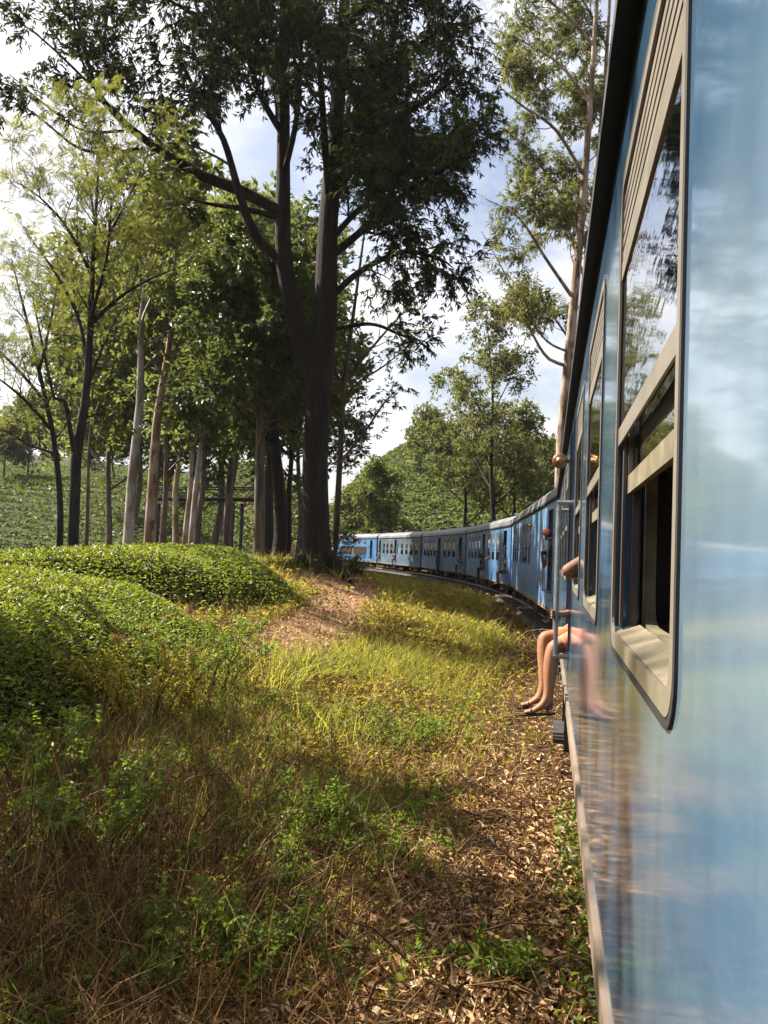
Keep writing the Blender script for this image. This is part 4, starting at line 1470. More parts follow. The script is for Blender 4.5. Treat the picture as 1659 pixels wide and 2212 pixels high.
BEHIND = 'trees behind the far coaches'
bushy(70, (1075, 1200), 62, 690, 7.2, 9, 'clump', 'bark_black', 'leaf_gum', 'tall bushy olive tree with dark stem behind the third coach', 'bushy_tree', BEHIND, (1.0, 1.6), -20, .3, 5, .26)
bushy(71, (1010, 1190), 70, 860, 6.5, 8, 'clump', 'bark_black', 'leaf_forest', 'dark spreading tree with several stems above the gap between third and fourth coaches', 'bushy_tree', BEHIND, (1.1, 1.7), -15, .35, 3, .24)
bushy(72, (1110, 1200), 66, 900, 5.5, 7, 'clump', 'bark_black', 'leaf_forest', 'shadowy tree standing close to the second coach roof', 'bushy_tree', BEHIND, (1.1, 1.7), 10, .3, 4, .22)
bushy(73, (838, 1180), 97, 1030, 6, 7, 'clump', 'bark_black', 'leaf_forest', 'small dark tree with crooked stem rising behind the weathered grey coach', 'bushy_tree', BEHIND, (1.6, 2.4), -25, .2, 4, .2)
bushy(74, (940, 1110), 135, 920, 8, 8, 'clump', 'bark_mid', 'leaf_forest', 'round crowned tree on the crest of the tea hill', 'bushy_tree', BEHIND, (2.6, 3.6), 0, .3, 3, .25)
bushy(75, (780, 1150), 105, 1060, 6, 6, 'clump', 'bark_black', 'leaf_forest', 'dark bush like tree above the power car roof', 'bushy_tree', BEHIND, (1.8, 2.6), 0, .2, 4, .2)
bushy(76, (1150, 1180), 75, 960, 6, 7, 'clump', 'bark_black', 'leaf_gum', 'olive tree filling the space above the second coach', 'bushy_tree', BEHIND, (1.2, 1.9), 0, .3, 4, .22)

# forest wall behind the grove
WALL = 'forest trees behind the grove'
fspec = [(80, (235, 1190), 52, 600, 9, 'tall hazy forest tree showing between the feathery crown and the pale gum'),
         (81, (330, 1190), 50, 480, 9.5, 'very tall hazy forest tree directly behind the pale grey gum trunk'),
         (82, (415, 1185), 54, 480, 10, 'tall hazy forest tree behind the middle cluster of trunks'),
         (83, (500, 1185), 48, 470, 10, 'dense forest tree behind the lone mossy trunk'),
         (84, (570, 1180), 50, 470, 10, 'dense shadowed forest tree behind the dark pair of trunks'),
         (85, (640, 1170), 58, 640, 9, 'shadowed forest tree behind the base of the towering tree'),
         (86, (455, 1185), 66, 560, 12, 'faint forest tree farthest back above the lattice bridge'),
         (87, (285, 1180), 70, 640, 12, 'faint forest tree beyond the crest of the tea slope')]
protos = []
for k, (sd, bp, d, ty, w, lb) in enumerate(fspec):
    if k < 3:
        t = bushy(sd, bp, d, ty, w, 13, 'clump', 'bark_mid', 'leaf_forest', lb, 'forest_tree', WALL, (1.5, 2.3), 25, .40, 5, .25)
        protos.append((t, P(bp[0] + 25, ty, d).z - t.location.z, w))
    else:
        src, h0, w0 = protos[k % 3]
        b = P(bp[0], bp[1], d); z = hz(b.x, b.y)
        t = copy_obj(src)
        for ch in src.children:
            copy_obj(ch, t)
        t['label'] = lb
        t.location = (b.x, b.y, z)
        t.rotation_euler = (0, 0, 1.3 * k)
        t.scale = (w / w0 * 1.05, w / w0 * 1.05, (P(bp[0], ty, d).z - z) / h0)
# small trees and stems on the crest of the tea slope
crest = []
for sd, bp, d, ty, w, lb in [(90, (8, 1045), 84, 930, 5, 'small tree with bare stem on the tea slope crest at the edge of view'),
                             (91, (60, 1035), 92, 880, 5, 'thin stemmed tree on the tea slope crest beside the small bare one'),
                             (92, (120, 1035), 95, 900, 6, 'tree on the tea slope crest just short of the dark forked stem'),
                             (93, (240, 1050), 88, 930, 6, 'tree on the tea slope crest behind the pale grey gum')]:
    crest.append(bushy(sd, bp, d, ty, w, 6, 'clump', 'bark_mid', 'leaf_forest', lb, 'crest_tree', 'trees on the tea slope crest', (1.8, 2.6), 6, .5, 3, .16))
# ------------------------------------------------------------------ tea
def poly_dist(poly, x, y):
    """signed distance to a polygon, positive inside"""
    poly = np.array(poly, dtype=float)
    inside = np.zeros(x.shape, bool)
    best = np.full(x.shape, 1e9)
    for a, b in zip(poly, np.roll(poly, -1, 0)):
        d = b - a
        t = np.clip(((x - a[0]) * d[0] + (y - a[1]) * d[1]) / (d @ d), 0, 1)
        best = np.minimum(best, np.hypot(x - a[0] - d[0] * t, y - a[1] - d[1] * t))
        c = ((a[1] > y) != (b[1] > y)) & (x < (b[0] - a[0]) * (y - a[1]) / (b[1] - a[1] + 1e-12) + a[0])
        inside ^= c
    return np.where(inside, best, -best)


HEDGES = []


def hedge_top(poly, H, slope, seed, x, y):
    d = poly_dist(poly, x, y) + .35 * (fbm(x * .8, y * .8, seed) - .5)
    prof = np.power(sstep(-.05, slope, d), .55)
    return height(x, y) + H * prof * (0.92 + .16 * fbm(x * 1.1, y * 1.1, seed + 5)), d


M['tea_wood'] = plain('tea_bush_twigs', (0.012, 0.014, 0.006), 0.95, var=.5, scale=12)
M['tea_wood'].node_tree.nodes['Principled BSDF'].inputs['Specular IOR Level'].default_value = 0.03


def tea_hedge(poly, H, slope, seed, n, lsize, label, keep=None):
    rng = np.random.default_rng(seed)
    pa = np.array(poly)
    lo, hi = pa.min(0), pa.max(0)
    c = pa.mean(0)
    root = empty('tea_hedge', (c[0], c[1], hz(*c)), 0, label, 'hedge', 'clipped tea hedges beside the track')
    mv = Matrix.Translation(-root.location)
    # dense twiggy body under the leaves
    xs, ys = np.arange(lo[0] - .3, hi[0] + .3, .22), np.arange(lo[1] - .3, hi[1] + .3, .22)
    X, Y = np.meshgrid(xs, ys)
    Z, D = hedge_top(poly, H, slope, seed, X, Y)
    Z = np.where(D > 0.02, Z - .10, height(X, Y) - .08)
    idn = np.arange(X.size).reshape(X.shape)
    q = np.stack([idn[:-1, :-1], idn[:-1, 1:], idn[1:, 1:], idn[1:, :-1]], -1).reshape(-1, 4)
    ok = (D.ravel()[q] > -.25).any(1)
    me = mesh_np('twigs', np.stack([X, Y, Z], -1).reshape(-1, 3), q[ok], M['tea_wood'], True)
    me.transform(mv)
    link_mesh('twigs', me, None, root)
    # leaves
    x = rng.uniform(lo[0], hi[0], n * 5); y = rng.uniform(lo[1], hi[1], n * 5)
    z, d = hedge_top(poly, H, slope, seed, x, y)
    m = d > -.02
    if keep is not None:
        m &= keep(x, y)
    m &= rng.uniform(0, 1, len(x)) < np.where(d < slope * .75, 1.0, .62)
    x, y, z = x[m][:n], y[m][:n], z[m][:n]
    e = .05
    nx = -(hedge_top(poly, H, slope, seed, x + e, y)[0] - z) / e
    ny = -(hedge_top(poly, H, slope, seed, x, y + e)[0] - z) / e
    nrm = unit(np.stack([nx, ny, np.ones_like(nx)], -1))
    sink = rng.uniform(0, 1, len(x)) ** 2 * .12
    pos = np.stack([x, y, z], -1) + nrm * (.05 - sink[:, None]) + rng.normal(0, .012, (len(x), 3))
    a = rng.uniform(0, 2 * math.pi, len(x))
    tang = np.stack([np.cos(a), np.sin(a), np.zeros_like(a)], -1)
    dirs = nrm * rng.uniform(.15, 1.1, len(x))[:, None] + tang * .8
    tpl = [leaf_shape(1, w, dr, .35) for w, dr in ((.42, .15), (.36, .3), (.48, .05), (.40, .22))]
    V, Fc = scatter(tpl, pos, dirs, rng.uniform(.65, 1.25, len(x)) * lsize, rng, .5)
    me = mesh_np('foliage', V, Fc, M['leaf_tea'])
    me.transform(mv)
    link_mesh('foliage', me, None, root)
    HEDGES.append(poly)
    return root


FRONT = [(-2.05, 10.7), (-2.0, 9.2), (-2.1, 7.4), (-2.25, 5.2), (-2.7, 3.9), (-7.0, 3.2), (-8.5, 9.5), (-5, 11.0), (-3.0, 11.5)]
BACK = [(-1.75, 16.6), (-1.95, 14.6), (-2.5, 13.0), (-3.4, 12.3), (-5.2, 11.7), (-10.5, 10.6), (-14, 14.5), (-13.5, 20.5), (-8.5, 21.5), (-4.2, 21.2), (-2.6, 19.3)]
tea_hedge(FRONT, .62, 1.5, 101, 88000, .053, 'lower clipped tea hedge sloping down to the weeds, its front face in deep shade')
tea_hedge(BACK, .66, 1.1, 102, 80000, .074, 'domed clipped tea hedge with bright sunlit top reaching to the towering trunk')


def in_hedge(x, y, margin=0.0):
    m = np.zeros(x.shape, bool)
    for p in (FRONT, BACK):
        m |= poly_dist(p, x, y) > margin
    return m


# rows of tea on the far slopes
def tea_slope(name, label, xr, yr, spacing, n, size, seed, cond):
    rng = np.random.default_rng(seed)
    x = rng.uniform(*xr, n * 2); y = rng.uniform(*yr, n * 2)
    z = height(x, y)
    # rows follow the contours
    wob = 1.3 * (fbm(x * .09, y * .09, seed) - .5)
    row = (z * 1.15 + y * .42 + wob * 2.0) / spacing
    fr = row - np.floor(row)
    rowh = np.clip(1 - np.abs(fr - .5) * 2.9, 0, 1)
    m = (rowh > .12) & cond(x, y)
    x, y, z, rowh = x[m][:n], y[m][:n], z[m][:n], rowh[m][:n]
    zt = z + .85 * np.sqrt(rowh) * rng.uniform(.55, 1.0, len(x)) + .04
    a = rng.uniform(0, 2 * math.pi, len(x))
    dirs = np.stack([np.cos(a), np.sin(a), rng.uniform(.0, 1.2, len(x))], -1)
    tpl = [leaf_shape(1, w, .15, .3) for w in (.55, .7, .8)]
    V, Fc = scatter(tpl, np.stack([x, y, zt], -1), dirs, rng.uniform(.7, 1.3, len(x)) * size, rng, .6)
    return tag(link_mesh(name, mesh_np(name, V, Fc, M['leaf_tea_far'])), label, 'tea rows', None, 'stuff')


tea_slope('tea_rows', 'terraced rows of tea bushes covering the sunlit slope across the valley', (-60, -8), (38, 125), 1.9, 66000, .32, 201,
          lambda x, y: (lateral(x, y) > 8) & (x < -.20 * y + 3))
tea_slope('tea_rows', 'rows of tea bushes on the hillside behind the far coaches', (-34, 48), (92, 185), 2.4, 40000, .70, 202,
          lambda x, y: (np.abs(lateral(x, y) + 1.4) > 5) & (x > -.25 * y) & (x < .27 * y))

# ------------------------------------------------------------------ ground cover
def blade(L, w, bend, rng=None):
    V = np.array([[-w / 2, 0, 0], [w / 2, 0, 0], [w * .38, L * .5, -bend * L * .25], [-w * .38, L * .5, -bend * L * .25], [0, L * .93, -bend * L]])
    return V, np.array([[0, 1, 2], [0, 2, 3], [3, 2, 4]])


def wedge(n, ymin, ymax, rng, xl=.60, xr=.40):
    """points spread evenly as seen: dense close by, thinner away"""
    y = np.exp(rng.uniform(math.log(ymin), math.log(ymax), n))
    x = rng.uniform(-xl * y - .4, xr * y + .3)
    return x, y


def patch(x, y, s, seed):
    return fbm(x * s, y * s, seed)


rg = np.random.default_rng(301)


def ground_pts(n, ymin, ymax, prob, rng=rg, lat_min=.06):
    X, Y = [], []
    got = 0
    for _ in range(40):
        x, y = wedge(n, ymin, ymax, rng)
        lat = lateral(x, y)
        p = prob(x, y, lat) * (lat > lat_min) * (~in_hedge(x, y, .12)) * (lat < 16)
        m = rng.uniform(0, 1, n) < p
        X.append(x[m]); Y.append(y[m]); got += m.sum()
        if got >= n:
            break
    x, y = np.concatenate(X)[:n], np.concatenate(Y)[:n]
    return x, y, height(x, y)


def up_dirs(n, tilt, rng=rg):
    a = rng.uniform(0, 2 * math.pi, n)
    t = np.abs(rng.normal(0, tilt, n))
    return np.stack([np.cos(a) * t, np.sin(a) * t, np.ones(n)], -1)


def stuff(name, V, Fc, mat, label, cat):
    return tag(link_mesh(name, mesh_np(name, V, Fc, mat)), label, cat, None, 'stuff')


grow = lambda x, y: .52 + 1.15 * sstep(3, 26, y)                      # widen far blades a little


def p_dry(x, y, l):
    return (1 - .92 * soil_mask(x, y)) * np.clip(.30 + 1.1 * (patch(x, y, .7, 31) - .35) + .75 * sstep(9, 4.5, y), 0.02, 1) * (.35 + .65 * sstep(.3, 1.3, l))


x, y, z = ground_pts(60000, 2.4, 40, p_dry)
tp = [blade(1, w, b) for w, b in ((.026, .3), (.036, .7), (.022, .15), (.042, 1.0))]
V, Fc = scatter(tp, np.stack([x, y, z - .01], -1), up_dirs(len(x), .95), rg.uniform(.10, .36, len(x)) * grow(x, y), rg, .8)
stuff('dry_grass', V, Fc, M['grass_dry'], 'dry straw coloured grass tangled over the bank', 'dry grass')


def p_stem(x, y, l):
    return (1 - soil_mask(x, y)) * np.clip(1.5 * (patch(x, y, .5, 37) - .33) + .5 * sstep(.2, -2, x), 0, 1) * sstep(.6, 2, l)


x, y, z = ground_pts(6500, 2.5, 14, p_stem)
tp = [blade(1, w, b) for w, b in ((.010, .15), (.009, .4), (.013, .25))]
V, Fc = scatter(tp, np.stack([x, y, z - .01], -1), up_dirs(len(x), .7), rg.uniform(.25, .65, len(x)), rg, .8)
stuff('dead_stems', V, Fc, M['dead_stem'], 'dead brown weed stems in the shaded foreground', 'dead weeds')


def p_olive(x, y, l):
    return (1 - .97 * soil_mask(x, y)) * np.clip(.15 + 1.7 * (patch(x, y, .45, 41) - .38) + .55 * sstep(5.5, 11, y), 0.02, 1) * (.12 + .88 * sstep(.5, 1.9, l)) * (1 - .5 * sstep(2.0, .8, l) * sstep(8, 5, y))


def herb(rng, k=6):
    V, Fc, off = [], [], 0
    for i in range(k):
        a = rng.uniform(0, 2 * math.pi)
        h = rng.uniform(.1, 1)
        lv, lf = leaf_shape(rng.uniform(.28, .5), rng.uniform(.13, .22), .3, .3)
        R = rot_to(np.array([[math.cos(a), .5, math.sin(a)]]), rng, .4)[0]
        V.append(lv @ R.T + np.array([rng.normal(0, .1), h * .8, rng.normal(0, .1)])); Fc.append(lf + off); off += 4
    return np.concatenate(V), np.concatenate(Fc)


x, y, z = ground_pts(17500, 2.5, 45, p_olive)
tp = [herb(rg) for _ in range(6)]
V, Fc = scatter(tp, np.stack([x, y, z], -1), up_dirs(len(x), .35), rg.uniform(.10, .24, len(x)) * grow(x, y), rg, .6)
stuff('ground_cover', V, Fc, M['grass_olive'], 'low olive and yellow leafy ground cover beside the track', 'ground cover')


x, y, z = ground_pts(11000, 2.4, 26, lambda x, y, l: np.clip(p_dry(x, y, l) + .1, 0, 1))
V, Fc = scatter(tp, np.stack([x, y, z], -1), up_dirs(len(x), .5), rg.uniform(.05, .15, len(x)) * grow(x, y), rg, .7)
stuff('withered_weeds', V, Fc, M['grass_dry'], 'withered brown leafy weeds over the bank', 'dead weeds')


def p_green(x, y, l):
    return (1 - soil_mask(x, y)) * np.clip(2.6 * (patch(x, y, .55, 47) - .47), 0, 1) * sstep(.5, 1.6, l) * sstep(3.0, 6.0, y)


x, y, z = ground_pts(22000, 3.0, 45, p_green)
tp = [blade(1, w, b) for w, b in ((.03, .25), (.04, .55), (.026, .1), (.045, .85))]
V, Fc = scatter(tp, np.stack([x, y, z - .01], -1), up_dirs(len(x), .45), rg.uniform(.16, .42, len(x)) * grow(x, y), rg, .7)
stuff('green_grass', V, Fc, M['grass_green'], 'fresh green grass blades in patches on the bank', 'grass')


def p_litter(x, y, l):
    return np.clip(.07 + .8 * sstep(1.5, .3, l) * (.45 + .55 * sstep(9, 5, y)) + .9 * soil_mask(x, y) + .5 * (patch(x, y, .8, 53) - .5), .03, 1)


x, y, z = ground_pts(40000, 2.4, 40, p_litter, lat_min=-.25)
tp = [leaf_shape(1, w, dr, fo) for w, dr, fo in ((.2, .2, .6), (.26, -.15, .5), (.34, .1, .4), (.16, .3, .7), (.45, .1, .3))]
a = rg.uniform(0, 2 * math.pi, len(x))
dirs = np.stack([np.cos(a), np.sin(a), rg.normal(.05, .22, len(x))], -1)
V, Fc = scatter(tp, np.stack([x, y, z + rg.uniform(.0, .07, len(x))], -1), dirs, rg.uniform(.03, .095, len(x)) * (.85 + .5 * sstep(8, 30, y)), rg, .5)
stuff('leaf_litter', V, Fc, M['litter'], 'pale brown fallen leaves lying along the track and path', 'leaf litter')


def p_weed(x, y, l):
    return (1 - soil_mask(x, y)) * np.clip(2.4 * (patch(x, y, .75, 59) - .40), 0, 1) * sstep(.4, 1.2, l)


x, y, z = ground_pts(2800, 2.5, 24, p_weed)
V, Fc = scatter(SPRIG['weed'], np.stack([x, y, z], -1), up_dirs(len(x), .35), rg.uniform(.28, .6, len(x)), rg, .6)
stuff('weeds', V, Fc, M['leaf_weed'], 'scattered soft green weeds growing through the dry grass', 'weeds')

x, y, z = ground_pts(2600, 2.4, 16, lambda x, y, l: (1 - soil_mask(x, y)) * sstep(.4, 1.2, l))
ln = []
for i in range(len(x)):
    a = rg.uniform(0, 2 * math.pi); L = rg.uniform(.18, .55); tl = rg.uniform(.2, 1.6)
    d = np.array([math.cos(a) * tl, math.sin(a) * tl, 1.0]); d = d / np.linalg.norm(d)
    p0 = np.array([x[i], y[i], z[i] - .01])
    b1 = p0 + d * L * .5 + rg.normal(0, .02, 3)
    b2 = b1 + (d + rg.normal(0, .35, 3) - [0, 0, .45]) * L * .45
    r = rg.uniform(.0016, .0034)
    ln.append(np.array([[*p0, r], [*b1, r * .8], [*b2, r * .4]]))
V, Fq = tubes_np(ln, 3)
stuff('dry_stalks', V, Fq, M['grass_dry'], 'bent pale dry stalks standing out of the weeds', 'dry stalks')

# twigs lying about
x, y, z = ground_pts(500, 2.5, 14, lambda x, y, l: np.full(x.shape, .6))
ln = []
for i in range(len(x)):
    a = rg.uniform(0, 2 * math.pi); L = rg.uniform(.15, .55); up = rg.normal(.03, .05)
    p0 = np.array([x[i], y[i], z[i] + .03])
    d = np.array([math.cos(a), math.sin(a), 0])
    s = np.array([-d[1], d[0], 0]) * rg.normal(0, .06)
    ln.append(np.array([[*p0, .006], [*(p0 + d * L * .5 + s + [0, 0, .05 + up]), .005], [*(p0 + d * L + [0, 0, up * 2]), .002]]))
V, Fq = tubes_np(ln, 4)
stuff('fallen_twigs', V, Fq, M['dead_stem'], 'thin dead twigs lying among the grass and leaves', 'twigs')


# ------------------------------------------------------------------ plants that stand out singly
def weed_plant(pxy, n, hgt, rad, label, mat='leaf_weed', sc=(.6, 1.0), name='weed_plant', heads=0, cat='plant', per=8):
    rng = np.random.default_rng(sum(map(ord, label)))
    b = ground_hit(*pxy)
    root = empty(name, tuple(b), 0, label, cat)
    lines, pos, dirs = [], [], []
    for k in range(n):
        a = rng.uniform(0, 2 * math.pi); r = rad * math.sqrt(rng.uniform(0, 1)) * .6
        p0 = np.array([r * math.cos(a), r * math.sin(a), -.03])
        lean = np.array([math.cos(a), math.sin(a), 0]) * rad * rng.uniform(.2, .8)
        H = hgt * rng.uniform(.6, 1.1)
        p1 = p0 + lean * .4 + [0, 0, H * .55]; p2 = p0 + lean + [0, 0, H]
        lines.append(np.array([[*p0, .006], [*p1, .005], [*p2, .002]]))
        for j in range(per):
            t = rng.uniform(.25, 1)
            q = (1 - t) ** 2 * p0 + 2 * t * (1 - t) * p1 + t * t * p2
            pos.append(q); d = rng.normal(0, .6, 3); d[2] = abs(d[2]) + .3; dirs.append(d)
    V, Fq = tubes_np(lines, 4)
    link_mesh('stem', mesh_np('stem', V, Fq, M['dead_stem']), None, root)
    V, Fc = scatter(SPRIG['weed'], np.array(pos), np.array(dirs), rng.uniform(*sc, len(pos)) * .55, rng, .6)
    link_mesh('foliage', mesh_np('foliage', V, Fc, M[mat]), None, root)
    if heads:
        hp, hd = [], []
        for k in range(heads):
            l = lines[rng.integers(0, len(lines))][2, :3]
            for j in range(26):
                hp.append(l + rng.normal(0, .03, 3) + [0, 0, .03]); hd.append(rng.normal(0, 1, 3) + [0, 0, .5])
        V, Fc = scatter([leaf_shape(1, .35)], np.array(hp), np.array(hd), rng.uniform(.02, .04, len(hp)), rng)
        tag(link_mesh('seed_head', mesh_np('seed_head', V, Fc, M['grass_dry']), None, root), kind='stuff')
    return root


def tussock(pxy, n, L, rad, label, mat='grass_green'):
    rng = np.random.default_rng(sum(map(ord, label)))
    b = ground_hit(*pxy)
    root = empty('grass_tussock', tuple(b), 0, label, 'grass tussock')
    a = rng.uniform(0, 2 * math.pi, n); r = rad * np.sqrt(rng.uniform(0, 1, n))
    pos = np.stack([r * np.cos(a), r * np.sin(a), np.full(n, -.02)], -1)
    d = np.stack([np.cos(a) * .5 * r / rad, np.sin(a) * .5 * r / rad, np.ones(n)], -1) + rng.normal(0, .25, (n, 3))
    tp = [blade(1, w, bd) for w, bd in ((.026, .35), (.03, .7), (.022, .15), (.035, 1.0))]
    V, Fc = scatter(tp, pos, d, rng.uniform(.5, 1.1, n) * L, rng, .5)
    link_mesh('blades', mesh_np('blades', V, Fc, M[mat]), None, root)
    return root


weed_plant((400, 1500), 46, .80, .75, 'tall leafy weed clump with tan seed heads at the corner of the tea hedge', heads=16, name='tall_weed')
weed_plant((300, 1570), 34, .65, .6, 'brown tipped weed clump leaning against the shaded foot of the tea hedge', mat='grass_olive', heads=12, name='tall_weed')
weed_plant((545, 1378), 10, .35, .3, 'small bright fern like plant alone on the dark soil by the hedge end', sc=(.5, .8))
weed_plant((748, 1252), 40, .75, .7, 'dark glossy shrub hugging the foot of the towering trunk', mat='leaf_broad', sc=(1.0, 1.6), name='shrub', cat='shrub')
weed_plant((660, 1800), 11, .32, .26, 'leafy green weed in the middle of the shaded foreground', sc=(.55, .9))
weed_plant((640, 1935), 8, .26, .2, 'smaller green weed closer than the leafy one in the middle foreground', sc=(.5, .85))
weed_plant((190, 1850), 20, .50, .36, 'bushy green weed in the dark foreground below the tea hedge', sc=(.55, .9))
weed_plant((70, 1720), 22, .50, .45, 'spreading weed at the black shaded end of the tea hedge', sc=(.55, .95))
weed_plant((545, 2060), 11, .28, .26, 'broad green weed low down among the dead stems', sc=(.6, .95))
weed_plant((430, 2140), 12, .26, .3, 'spreading green weed at the very bottom of the view', sc=(.6, .95))
weed_plant((1075, 2140), 6, .14, .14, 'low round leaved seedling on the pale leaf litter', sc=(.7, 1.0))
weed_plant((860, 1620), 16, .34, .4, 'sunlit yellow green weed patch on the open bank', sc=(.5, .8))
tussock((640, 1450), 420, .55, .55, 'bright green tall grass tussock where the dirt path begins')
tussock((560, 1480), 240, .5, .5, 'green grass tussock between the tall weeds and the dirt path')
tussock((800, 1440), 260, .42, .7, 'sunlit grass tussock on the bank beyond the path mouth')
tussock((960, 1400), 200, .45, .5, 'dark green grass tussock halfway to the curving train')
tussock((730, 1600), 160, .45, .35, 'arching grass tuft in the sunny middle of the bank')
# creeper climbing beside the coach foot
rng = np.random.default_rng(77)
b = ground_hit(1255, 2150)
cr = empty('creeper', tuple(b), 0, 'small leaved creeper trailing along the foot of the closest coach', 'plant')
pos, dirs = [], []
for k in range(700):
    u = rng.uniform(-.5, 2.2)
    q = hdir(HEADS[0]) * u - hright(HEADS[0]) * rng.normal(.0, .06)
    pos.append([q[0], q[1], rng.uniform(0, .28) * (1 - .25 * abs(u - .8))]); dirs.append(rng.normal(0, 1, 3) + [0, 0, .4])
V, Fc = scatter([leaf_shape(1, .6), leaf_shape(1, .7, .3)], np.array(pos), np.array(dirs), rng.uniform(.025, .05, len(pos)), rng)
link_mesh('foliage', mesh_np('foliage', V, Fc, M['leaf_tea']), None, cr)


def fallen_branch(p0, p1, r, label):
    a, b = ground_hit(*p0), ground_hit(*p1)
    m = (a + b) / 2
    root = empty('fallen_branch', (m.x, m.y, hz(m.x, m.y)), 0, label, 'branch')
    mv = root.location
    L = (b - a).length
    s = Vector((-(b - a).y, (b - a).x, 0)).normalized() * L * .06
    pts = [a + Vector((0, 0, .03)) - mv, a.lerp(b, .4) + s + Vector((0, 0, .05)) - mv, b + Vector((0, 0, .03)) - mv]
    MB().tube(pts, [r, r * .8, r * .35], 7).build('stick', M['bark_mid'], root)
    return root


fallen_branch((1005, 1845), (1150, 1850), .018, 'straight dead branch lying on the litter close to the coach')
fallen_branch((590, 1660), (700, 1700), .016, 'broken dead branch half hidden in the shaded weeds')
fallen_branch((1010, 1700), (1085, 1680), .014, 'thin fallen branch crossing the litter beside the track')
fallen_branch((1000, 1920), (985, 2080), .011, 'upright dead stalk in the foreground litter')


# ------------------------------------------------------------------ lattice footbridge beyond the grove
M['bridge'] = plain('dark_bridge_iron', (0.03, 0.027, 0.025), .6, .3)
ba, bb = P(318, 1064, 44), P(600, 1066, 43)
br = empty('lattice_bridge', (ba.x, ba.y, hz(ba.x, ba.y)), 0, 'dark lattice sided footbridge half hidden behind the grove trunks', 'bridge')
org = br.location.copy()
dv = (bb - ba); Lb = dv.length; dv = dv / Lb
side = Vector((-dv.y, dv.x, 0)).normalized()
for off in (0.0, 1.6):
    o = side * off - org
    zt, zb = .32, -.30
    MB().tube([ba + o + Vector((0, 0, zt)), bb + o + Vector((0, 0, zt))], .045, 6).build('top_rail', M['bridge'], br)
    MB().tube([ba + o + Vector((0, 0, zb)), bb + o + Vector((0, 0, zb))], .07, 6).build('bottom_beam', M['bridge'], br)
    bar = MB().tube([(0, 0, 0), dv * .62 + Vector((0, 0, .62))], .016, 4).mesh('lattice_bar', M['bridge'])
    bar2 = MB().tube([(0, 0, .62), dv * .62], .016, 4).mesh('lattice_bar', M['bridge'])
    k = 0.0
    while k < Lb - .62:
        for me in (bar, bar2):
            q = link_mesh('lattice_bar', me, None, br)
            q.location = ba + dv * k + o + Vector((0, 0, zb))
        k += .31 if off == 0 else .62
d = MB()
o = -org
d.quad(ba + o + Vector((0, 0, -.28)), bb + o + Vector((0, 0, -.28)), bb + side * 1.6 + o + Vector((0, 0, -.28)), ba + side * 1.6 + o + Vector((0, 0, -.28)))
d.build('deck', M['bridge'], br)
for t in (.0, .34, .67, 1.0):
    q = ba.lerp(bb, t)
    for off in (0.0, 1.6):
        w = q + side * off
        MB().tube([Vector((w.x, w.y, hz(w.x, w.y) - .4)) - org, w + Vector((0, 0, -.5)) - org], .11, 6).build('pier', M['bridge'], br)
# ------------------------------------------------------------------ riders
def skin_mat(name, col):
    m, nt, b = new_mat(name)
    n = noise_node(nt, 18, 4, .6)
    r = ramp(nt, n.outputs['Fac'], [(.3, tuple(c * .85 for c in col)), (.7, tuple(min(1, c * 1.1) for c in col))])
    nt.links.new(r.outputs['Color'], b.inputs['Base Color'])
    b.inputs['Roughness'].default_value = .65
    b.inputs['Specular IOR Level'].default_value = .25
    b.inputs['Subsurface Weight'].default_value = .04
    b.inputs['Subsurface Radius'].default_value = (.02, .008, .004)
    return m


M['skin_fair'] = skin_mat('sun_tanned_skin', (.22, .098, .048))
M['skin_mid'] = skin_mat('mid_brown_skin', (.14, .07, .042))
M['skin_dark'] = skin_mat('dark_brown_skin', (.06, .032, .02))
M['hair'] = plain('black_hair', (.012, .010, .009), .5, scale=40)


def cloth(name, col):
    return plain(name, col, .85, var=.25, scale=22, bmp=.3)


M['c_dark'] = cloth('dark_cloth', (.016, .016, .022))
M['c_white'] = cloth('white_cloth', (.36, .35, .33))
M['c_coral'] = cloth('coral_shorts', (.46, .13, .055))
M['c_orange'] = cloth('orange_checked_cap', (.45, .10, .03))
M['c_olive'] = cloth('olive_cloth', (.06, .06, .035))
M['c_blue'] = cloth('faded_blue_cloth', (.07, .11, .20))
M['c_red'] = cloth('dull_red_cloth', (.20, .035, .03))
M['leather'] = plain('black_sandal_leather', (.016, .011, .009), .5)
M['phone'] = plain('black_phone_case', (.012, .012, .013), .25, bmp=0)


def skin_mesh(name, J, E, root, mat, sub=2):
    names = list(J)
    idx = {n: i for i, n in enumerate(names)}
    me = bpy.data.meshes.new(name + '_skeleton')
    me.from_pydata([J[n][:3] for n in names], [(idx[a], idx[b]) for a, b in E], [])
    o = bpy.data.objects.new(name, me)
    COL.objects.link(o)
    o.modifiers.new('skin', 'SKIN')
    sv = me.skin_vertices[0].data
    for n in names:
        r = J[n][3]
        sv[idx[n]].radius = (r, r) if not hasattr(r, '__len__') else r
        sv[idx[n]].use_root = (n == root)
    s = o.modifiers.new('subdivision', 'SUBSURF')
    s.levels = s.render_levels = sub
    dg = bpy.context.evaluated_depsgraph_get()
    ev = o.evaluated_get(dg)
    out = bpy.data.meshes.new_from_object(ev)
    bpy.data.objects.remove(o)
    out.materials.clear()
    out.materials.append(mat)
    out.polygons.foreach_set('use_smooth', [True] * len(out.polygons))
    out.name = name
    return out


